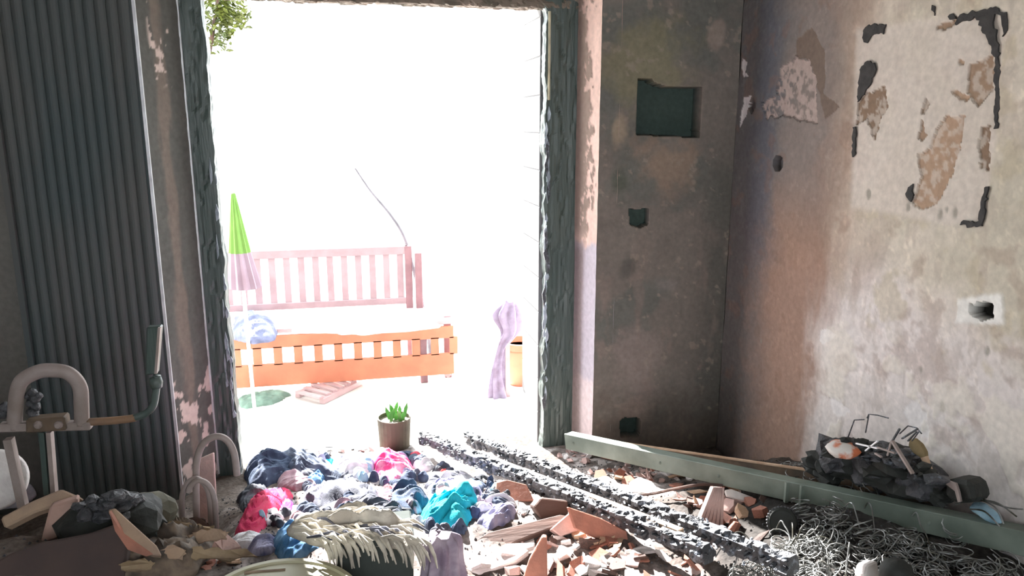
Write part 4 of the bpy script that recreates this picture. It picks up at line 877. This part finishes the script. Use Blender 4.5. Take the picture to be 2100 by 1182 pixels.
# spring mattress burnt down to its coils
sm = thing('spring_mattress', 'burnt-out mattress of bare coil springs below the bed rail', 'mattress', gp(1800, 1100))
def coil(turns, r, h, tr, seed, hour=0.25):
    rg = random.Random(seed); n = int(turns * 11); P = []
    for i in range(n + 1):
        t = i / n; a = 2 * math.pi * turns * t; k = r * (1 - hour * math.sin(math.pi * t)); P.append((k * math.cos(a), k * math.sin(a), h * t))
    V, Fc = tube(P, tr, 4); return V, Fc
coils = []
for s, (tu, r, h) in enumerate(((3.2, .034, .075), (2.6, .038, .06), (4.0, .030, .085), (2.2, .042, .045))):
    V, Fc = coil(tu, r, h, 0.0019, s); me = bpy.data.meshes.new('spring'); me.from_pydata(V, [], Fc); me.materials.append(m_spring)
    me.polygons.foreach_set('use_smooth', [True] * len(me.polygons)); coils.append(me)
base_l = parent_loc(sm)
regions = [([(1500, 1182), (1560, 1120), (1640, 1085), (1700, 1060), (1800, 1085), (1950, 1125), (2100, 1165), (2100, 1230), (1500, 1230)], 205),
           ([(1640, 1030), (1700, 1045), (1760, 1075), (1690, 1085), (1650, 1070)], 14),
           ([(1720, 985), (1800, 1000), (1900, 1030), (2010, 1055), (2100, 1080), (2100, 1095), (1960, 1065), (1800, 1030), (1720, 1010)], 46), ([(1590, 960), (1640, 940), (1700, 960), (1720, 1000), (1640, 985)], 18)]
rng = random.Random(41)
for P, cnt in regions:
    k = 0
    while k < cnt:
        u = rng.uniform(min(p[0] for p in P), max(p[0] for p in P)); v = rng.uniform(min(p[1] for p in P), max(p[1] for p in P))
        if not inpoly(np.array([u]), np.array([v]), P)[0]: continue
        p = gp(u, v, 0.03); k += 1
        p[0] = min(p[0], XR - 0.11)
        o = bpy.data.objects.new('spring', rng.choice(coils)); col.objects.link(o); o.parent = sm
        o.location = Vector((p[0], p[1], H(p[0], p[1]) - 0.005)) - base_l; s = rng.uniform(.75, 1.15); o.scale = (s, s, s)
        o.rotation_euler = (rng.gauss(0, .5), rng.gauss(0, .5), rng.uniform(0, 6.3))
for k in range(22):                                          # long springy border wires
    u = rng.uniform(1500, 2080); v = rng.uniform(1075, 1170) if u > 1650 else rng.uniform(1120, 1175); p = gp(u, v, .02)
    a = rng.uniform(0, 6.3); L1 = rng.uniform(.08, .2)
    pts = [p + np.array([math.cos(a) * L1 * t, math.sin(a) * L1 * t, rng.uniform(.03, .08) * math.sin(math.pi * t) + .005]) for t in (0, .25, .5, .75, 1)]
    pts = [np.array([min(q[0], XR - .03), q[1], q[2]]) for q in pts]
    mesh('loose_wire', *tube(smooth_path(pts, 4), 0.0022, 5), m_spring, sm)
for k, P in enumerate([[(1960, 1035), (2000, 1025), (2040, 1040), (2058, 1075)], [(1985, 1030), (2040, 1030), (2085, 1060)], [(1990, 1045), (2020, 1050), (2050, 1080)], [(2010, 1022), (2060, 1040), (2098, 1045)]]):
    mesh('loose_wire', *tube(smooth_path([onX(u, v, 1.80) for u, v in P], 6), 0.0025, 5), m_spring, sm)

# charred round drum with beaded rim; black post knob; pale block
dcn = onY(1604, 1070, 2.13); Rd = Matrix.Rotation(math.radians(-28), 3, 'Z') @ Matrix.Rotation(math.radians(68), 3, 'X')
dr = thing('charred_drum', 'round black charred drum with beaded rim under the grey-green rail', 'drum', tuple(dcn))
drum_body = mesh('drum_body', *lathe([(0.0, -0.03), (0.046, -0.03), (0.050, -0.02), (0.050, 0.024), (0.044, 0.03), (0.038, 0.026), (0.0, 0.026)], dcn, 36, Rd), m_black, dr)
for i in range(30):
    a = 2 * math.pi * i / 30; p = Rd @ Vector((0.051 * math.cos(a), 0.051 * math.sin(a), 0.022)); mesh('bead', *blob(np.array(dcn) + np.array(p), 0.0045, i, amp=.2, sub=1), m_coal, drum_body)
kc = onY(1838, 1180, 1.56); kn = thing('bed_post_knob', 'black rounded bed post knob rising from the bottom edge', 'post', (kc[0], kc[1], FL))
mesh('knob', *lathe([(0.0, 0.044), (0.022, 0.040), (0.036, 0.028), (0.043, 0.008), (0.042, -0.012), (0.036, -0.03), (0.030, -0.04)], kc, 32), m_black, kn, smooth=True)
mesh('post', *lathe([(0.030, kc[2] - .038), (0.034, kc[2] - .06), (0.034, FL)], (kc[0], kc[1], 0), 24), m_black, kn, smooth=True)
slab('pale_block', 'pale plaster block left of the black bed post knob', 'block', m_white, [(1772, 1182), (1778, 1160), (1800, 1150), (1806, 1185), (1790, 1200)], 1.66, (0, -1, .5), 0.05, 0.005)

# ================================================================== CHARRED HEAP AGAINST THE RIGHT WALL
sx = lambda X: (lambda u, v: onX(u, v, X))
def hp_(u, v, X=1.78): return onX(u, v, X)
V = []; Fc = []
hpp = [(1690, 945, 1.62, .075), (1725, 930, 1.64, .085), (1760, 935, 1.68, .10), (1800, 945, 1.70, .115), (1845, 955, 1.72, .11), (1885, 975, 1.74, .085), (1915, 995, 1.76, .06)]
ch = thing('charred_bedding', 'heap of charred black bedding piled against the right wall', 'bedding', (1.7, 2.3, 0.0))
for i, (u, v, X, r) in enumerate(hpp):
    p = onX(u, v + 10, X + .03); mesh('char_lump', *blob(p, r * .84, 70 + i, (1, 1.25, .8), .6, 3), m_coal if i % 2 else m_black, ch)
for i in range(80):
    rg = random.Random(900 + i); t = rg.random(); j = min(int(t * 6), 5); f = t * 6 - j; u = hpp[j][0] * (1 - f) + hpp[j + 1][0] * f; v = hpp[j][1] * (1 - f) + hpp[j + 1][1] * f; X = hpp[j][2] * (1 - f) + hpp[j + 1][2] * f
    p = onX(u + rg.uniform(-14, 14), v - rg.uniform(12, 42) + 12, X + rg.uniform(-.06, .02)); mesh('char_flake', *blob(p, rg.uniform(.012, .028), i, (1.3, 1, .6), .6, 1), rg.choice([m_coal, m_black, m_char]), ch)
cu_ = onX(1728, 922, 1.57)
tag(mesh('half_burnt_cushion', *blob(cu_, 0.052, 8, (1.0, 1.0, .5), .15, 3), M('orange_white_foam', (0.74, 0.70, 0.66), (0.62, 0.18, 0.08), 14, 0.9, 0.3, lo=.45, hi=.55), smooth=True), 'half-burnt white and orange cushion at the left of the charred heap', 'cushion')
for i, (a, b, X, w, mt_) in enumerate([((1830, 905), (1872, 972), 1.58, .010, m_dullsteel), ((1775, 925), (1800, 905), 1.58, .006, m_bead), ((1800, 918), (1835, 930), 1.58, .006, m_dullsteel), ((1818, 925), (1845, 880), 1.60, .006, m_char),
        ((1850, 900), (1882, 880), 1.62, .006, m_char), ((1862, 905), (1880, 886), 1.62, .005, m_char), ((1756, 910), (1800, 920), 1.58, .006, m_bead), ((1795, 930), (1808, 938), 1.56, .007, m_dullsteel), ((1820, 935), (1828, 905), 1.58, .005, m_dullsteel)]):
    tag(mesh('burnt_stick', *bar(onX(*a, X), onX(*b, X), w, w * .7), mt_), 'thin burnt stick poking from the charred heap by the wall', 'stick', 'sticks in the charred heap')
ww = thing('tangled_wire', 'thin bent wire sticking up above the charred heap', 'wire', tuple(onX(1760, 915, 1.66)))
for P in ([(1738, 900), (1752, 862), (1772, 861)], [(1775, 888), (1782, 850), (1800, 852), (1822, 858)], [(1782, 850), (1778, 858)], [(1845, 890), (1862, 874), (1880, 878), (1890, 890)], [(1870, 905), (1886, 884)]):
    mesh('wire', *tube([onX(u, v, 1.66) for u, v in P], 0.0022, 5), m_char, ww)
br_ = thing('wooden_brush', 'olive-brown wooden paddle leaning on the wall behind the heap', 'paddle', tuple(onX(1912, 985, 1.74)))
mesh('paddle_blade', *prism([onX(u, v, 1.72) for u, v in ((1862, 915), (1864, 902), (1874, 900), (1888, 912), (1897, 928), (1898, 938), (1890, 942), (1872, 930))], (-1, -.2, 0), 0.016, 0.003), M('olive_wood', (0.26, 0.19, 0.09)), br_)
mesh('handle', *prism([onX(u, v, 1.72) for u, v in ((1886, 938), (1898, 936), (1904, 955), (1914, 980), (1906, 980), (1895, 958))], (-1, -.2, 0), 0.014, 0.002), m_palewood, br_)
cs = thing('small_case', 'small charred case with pale strap at the right end of the heap', 'case', tuple(onX(1970, 1030, 1.76)))
mesh('case_body', *prism([onX(u, v, 1.74) for u, v in ((1938, 988), (1950, 982), (1985, 988), (1995, 1005), (1999, 1032), (1960, 1034), (1936, 1020))], (-1, -.35, .1), 0.10, 0.012), m_black, cs)
mesh('strap', *prism([onX(u, v, 1.725) for u, v in ((1942, 986), (1960, 992), (1966, 1010), (1970, 1030), (1964, 1031), (1958, 1008), (1940, 994))], (-1, -.35, .1), 0.01), m_dullsteel, cs)
tag(mesh('blue_rag', *blob(onX(2022, 1052, 1.82), 0.034, 3, (.6, 1.5, .6), .3, 3), CL['sky'], smooth=True), 'pale blue rag under loose wires at the right edge', 'rag')

# ================================================================== BOARDS AND RUBBLE ON THE FLOOR
slab('terracotta_tile', 'large broken terracotta tile left of the charred beams', 'tile', m_terra, [(1018, 990), (1040, 984), (1080, 994), (1095, 1026), (1060, 1028), (1014, 1020)], None, (0, -.8, 1), 0.02, 0.003, lift=.03)
slab('dark_plank', 'long dark scorched plank lying in front of the lavender shorts', 'plank', m_darkwood, [(925, 1140), (1000, 1092), (1150, 1055), (1168, 1060), (1160, 1072), (1060, 1110), (965, 1165)], None, (0, -.5, 1), 0.03, 0.004, lift=.03)
slab('dark_box_scrap', 'dark brown box scrap under the left charred beam', 'box', m_darkwood, [(1095, 1040), (1110, 1022), (1165, 1028), (1166, 1062), (1110, 1066)], None, (.1, -1, .4), 0.06, 0.004, lift=.03)
slab('plaster_slab', 'white plaster slab in front of the dark plank', 'slab', m_white, [(950, 1168), (1000, 1138), (1070, 1120), (1086, 1130), (1060, 1150), (985, 1178)], None, (0, -.3, 1), 0.025, 0.004, lift=.02)
slab('plaster_slab', 'narrow white slab between dark plank and larger plaster slab', 'slab', m_white, [(1015, 1130), (1040, 1114), (1098, 1112), (1096, 1122), (1050, 1136)], None, (0, -.3, 1), 0.02, 0.004, lift=.03)
slab('upright_slat', 'brown slat standing on end at the bottom centre', 'slat', m_terra, [(1072, 1190), (1085, 1150), (1112, 1102), (1121, 1104), (1122, 1190)], 2.12, (-.3, -1, .2), 0.03, 0.003)
slab('leaning_board', 'reddish brown panel leaning below the charred beams', 'panel', m_terra, [(1165, 1040), (1230, 1062), (1285, 1090), (1290, 1115), (1230, 1108), (1180, 1085)], None, (.1, -1, .5), 0.02, 0.003, lift=.05)
slab('pink_board', 'pink broken board end left of the brown panel', 'board', m_pink, [(1130, 1085), (1168, 1052), (1180, 1065), (1195, 1085), (1150, 1100)], None, (.1, -.8, .7), 0.03, 0.003, lift=.05)
gpk = thing('grooved_plank', 'grooved pale brown plank leaning under the grey-green rail', 'plank', gp(1462, 1092))
pn = (0.1, -1, .45); pc_ = gp(1462, 1092) + np.array([0, 0.03, .05])
mesh('plank_body', *prism([onPlane(u, v, pc_, pn) for u, v in ((1425, 1085), (1462, 998), (1484, 1000), (1483, 1100))], pn, 0.02, 0.002), m_brickpink, gpk)
for i in range(6):
    t = (i + .5) / 6; a = onPlane(1425 + 58 * t, 1086 + 12 * t, pc_ + np.array([0, -.006, .003]), pn); b = onPlane(1463 + 20 * t, 1000, pc_ + np.array([0, -.006, .003]), pn)
    mesh('ridge', *bar(a, b, 0.012, 0.008, pn), m_pink, gpk)
tag(mesh('bent_strip', *tube(smooth_path([gp(1265, 1016, .02), gp(1330, 1014, .03), gp(1385, 1003, .05), gp(1440, 994, .06), gp(1482, 996, .05)], 6), 0.006, 6), m_darkwood), 'thin bent brown strip arching over rubble beneath the grey-green rail', 'strip')
slab('white_board', 'white board fragment lying behind the bent strip', 'board', m_white, [(1290, 990), (1310, 978), (1345, 990), (1372, 1005), (1330, 1012), (1295, 1010)], None, (0, -.4, 1), 0.012, 0.002, lift=.02)
slab('pale_lath', 'pale lath below the far end of the grey-green rail', 'lath', m_white, [(1487, 1005), (1500, 1003), (1545, 1020), (1540, 1032), (1490, 1016)], None, (0, -.5, 1), 0.012, 0.002, lift=.03)
slab('orange_lath', 'short orange wood offcut right of the grooved plank', 'offcut', m_terra, [(1490, 1094), (1508, 1070), (1516, 1072), (1500, 1102)], None, (.2, -1, .4), 0.015, 0.002, lift=.03)

# shards: a few shared meshes per material, each piece an object of its own
def shard_mesh(kind, seed):
    rg = random.Random(seed); n = rg.choice((4, 5, 5, 6)); t0 = rg.uniform(0, 6)
    st = {'flat': (1, 1, .22), 'long': (1.9, .45, .25), 'chunk': (1, .8, .7)}[kind]
    P = [(math.cos(t0 + 6.283 * i / n) * st[0] * rg.uniform(.7, 1.1), math.sin(t0 + 6.283 * i / n) * st[1] * rg.uniform(.7, 1.1), st[2] * .5 * rg.uniform(.7, 1.3)) for i in range(n)]
    V = P + [(x * rg.uniform(.85, 1.1), y * rg.uniform(.85, 1.1), -st[2] * .5) for x, y, z in P]
    Fc = [list(range(n)), list(range(2 * n - 1, n - 1, -1))] + [[i, n + i, n + (i + 1) % n, (i + 1) % n] for i in range(n)]
    return V, Fc
SH = {}
for mk, mm in (('terra', m_terra), ('pink', m_pink), ('white', m_white), ('dark', m_darkwood), ('wood', m_palewood), ('coal', m_coal)):
    for kind in ('flat', 'long', 'chunk'):
        for s in range(3):
            V, Fc = shard_mesh(kind, hash((len(mk), kind == 'flat', kind == 'long', s)) % 1000 + s * 17); me = bpy.data.meshes.new('shard'); me.from_pydata(V, [], Fc); me.materials.append(mm)
            SH[(mk, kind, s)] = me
def scatter(P, cnt, kinds, smin, smax, name, label, cat, group, seed, tilt=.45):
    rg = random.Random(seed); k = 0
    while k < cnt:
        u = rg.uniform(min(p[0] for p in P), max(p[0] for p in P)); v = rg.uniform(min(p[1] for p in P), max(p[1] for p in P))
        if not inpoly(np.array([u]), np.array([v]), P)[0]: continue
        k += 1; p = gp(u, v); mk = rg.choice(kinds); kind = rg.choice(('flat', 'flat', 'long', 'chunk')); s = rg.uniform(smin, smax)
        o = bpy.data.objects.new(name, SH[(mk, kind, rg.randrange(3))]); col.objects.link(o); o.scale = (s, s, s)
        o.location = (min(p[0], XR - .06), p[1], H(p[0], p[1]) + s * .12); o.rotation_euler = (rg.gauss(0, tilt), rg.gauss(0, tilt), rg.uniform(0, 6.3))
        size = 'small' if s < smin + (smax - smin) / 3 else 'large' if s > smax - (smax - smin) / 3 else 'medium'
        tag(o, '%s %s %s %s' % (size, {'flat': 'flat', 'long': 'splintered', 'chunk': 'chunky'}[kind], {'terra': 'brick-red', 'pink': 'pinkish', 'white': 'white', 'dark': 'dark brown', 'wood': 'orange-tan', 'coal': 'black'}[mk], label), cat, group)
mid = [(950, 1182), (1010, 1130), (1130, 1090), (1220, 1110), (1330, 1130), (1440, 1160), (1450, 1240), (940, 1240)]
scatter(mid, 60, ['pink', 'white', 'white'], .018, .042, 'plaster_shard', 'plaster shard in the rubble in front of the charred beams', 'shard', 'plaster shards before the charred beams', 1)
scatter(mid, 42, ['terra', 'terra', 'dark'], .018, .045, 'tile_shard', 'tile shard in the rubble in front of the charred beams', 'shard', 'tile shards before the charred beams', 2)
tri = [(1180, 960), (1250, 935), (1400, 965), (1560, 1010), (1600, 1090), (1560, 1120), (1450, 1060), (1330, 1020)]
scatter(tri, 46, ['terra', 'pink', 'terra', 'dark', 'wood'], .018, .042, 'tile_shard', 'shard in the rubble between the charred beams and the bed rail', 'shard', 'tile shards between beams and rail', 3)
scatter([(1130, 930), (1220, 925), (1330, 950), (1440, 985), (1300, 1000), (1180, 960)], 60, ['white', 'white', 'pink'], .012, .03, 'plaster_shard', 'plaster shard on the sunlit floor near the right jamb', 'shard', 'sunlit plaster shards by the right jamb', 4)
scatter([(500, 930), (760, 920), (780, 935), (600, 940)], 25, ['white', 'pink', 'coal'], .010, .022, 'plaster_crumb', 'crumb on the threshold behind the clothes heap', 'crumb', 'crumbs on the threshold', 5)
scatter([(900, 1000), (1000, 985), (1100, 1030), (1150, 1050), (1000, 1080)], 26, ['white', 'pink', 'coal', 'dark'], .012, .03, 'debris_shard', 'shard between the clothes heap and the charred beams', 'shard', 'shards between clothes and beams', 6)
scatter([(1520, 960), (1700, 960), (1900, 1030), (1700, 1010)], 20, ['dark', 'coal', 'terra'], .014, .03, 'burnt_shard', 'shard lying between the two bed rails', 'shard', 'shards between the rails', 7)
scatter([(280, 1182), (320, 1130), (500, 1110), (480, 1182)], 22, ['dark', 'wood', 'terra'], .014, .032, 'wood_chip', 'chip in the scraps left of the olive lid', 'chip', 'wood chips left of the lid', 8)
scatter([(1150, 1080), (1240, 1095), (1300, 1130), (1200, 1120)], 18, ['terra', 'wood'], .016, .035, 'wood_splinter', 'splinter in front of the reddish brown panel', 'splinter', 'orange splinters by the brown panel', 9)
# fine grit over the whole debris bed
rng = random.Random(3); V = []; Fc = []
for i in range(5200):
    x = rng.uniform(-1.2, 1.8); y = rng.uniform(1.5, 3.5); z = H(x, y); s = rng.uniform(.002, .007); k = len(V); a = rng.uniform(0, 6.3)
    V += [(x + s * math.cos(a), y + s * math.sin(a), z), (x + s * math.cos(a + 2.1), y + s * math.sin(a + 2.1), z), (x + s * math.cos(a + 4.2), y + s * math.sin(a + 4.2), z), (x, y, z + s * 1.1)]
    Fc += [(k, k + 1, k + 3), (k + 1, k + 2, k + 3), (k + 2, k, k + 3)]
o = mesh('charcoal_grit', V, Fc, m_coal); tag(o, 'fine black charcoal grit strewn over the debris bed', 'grit', kind='stuff')
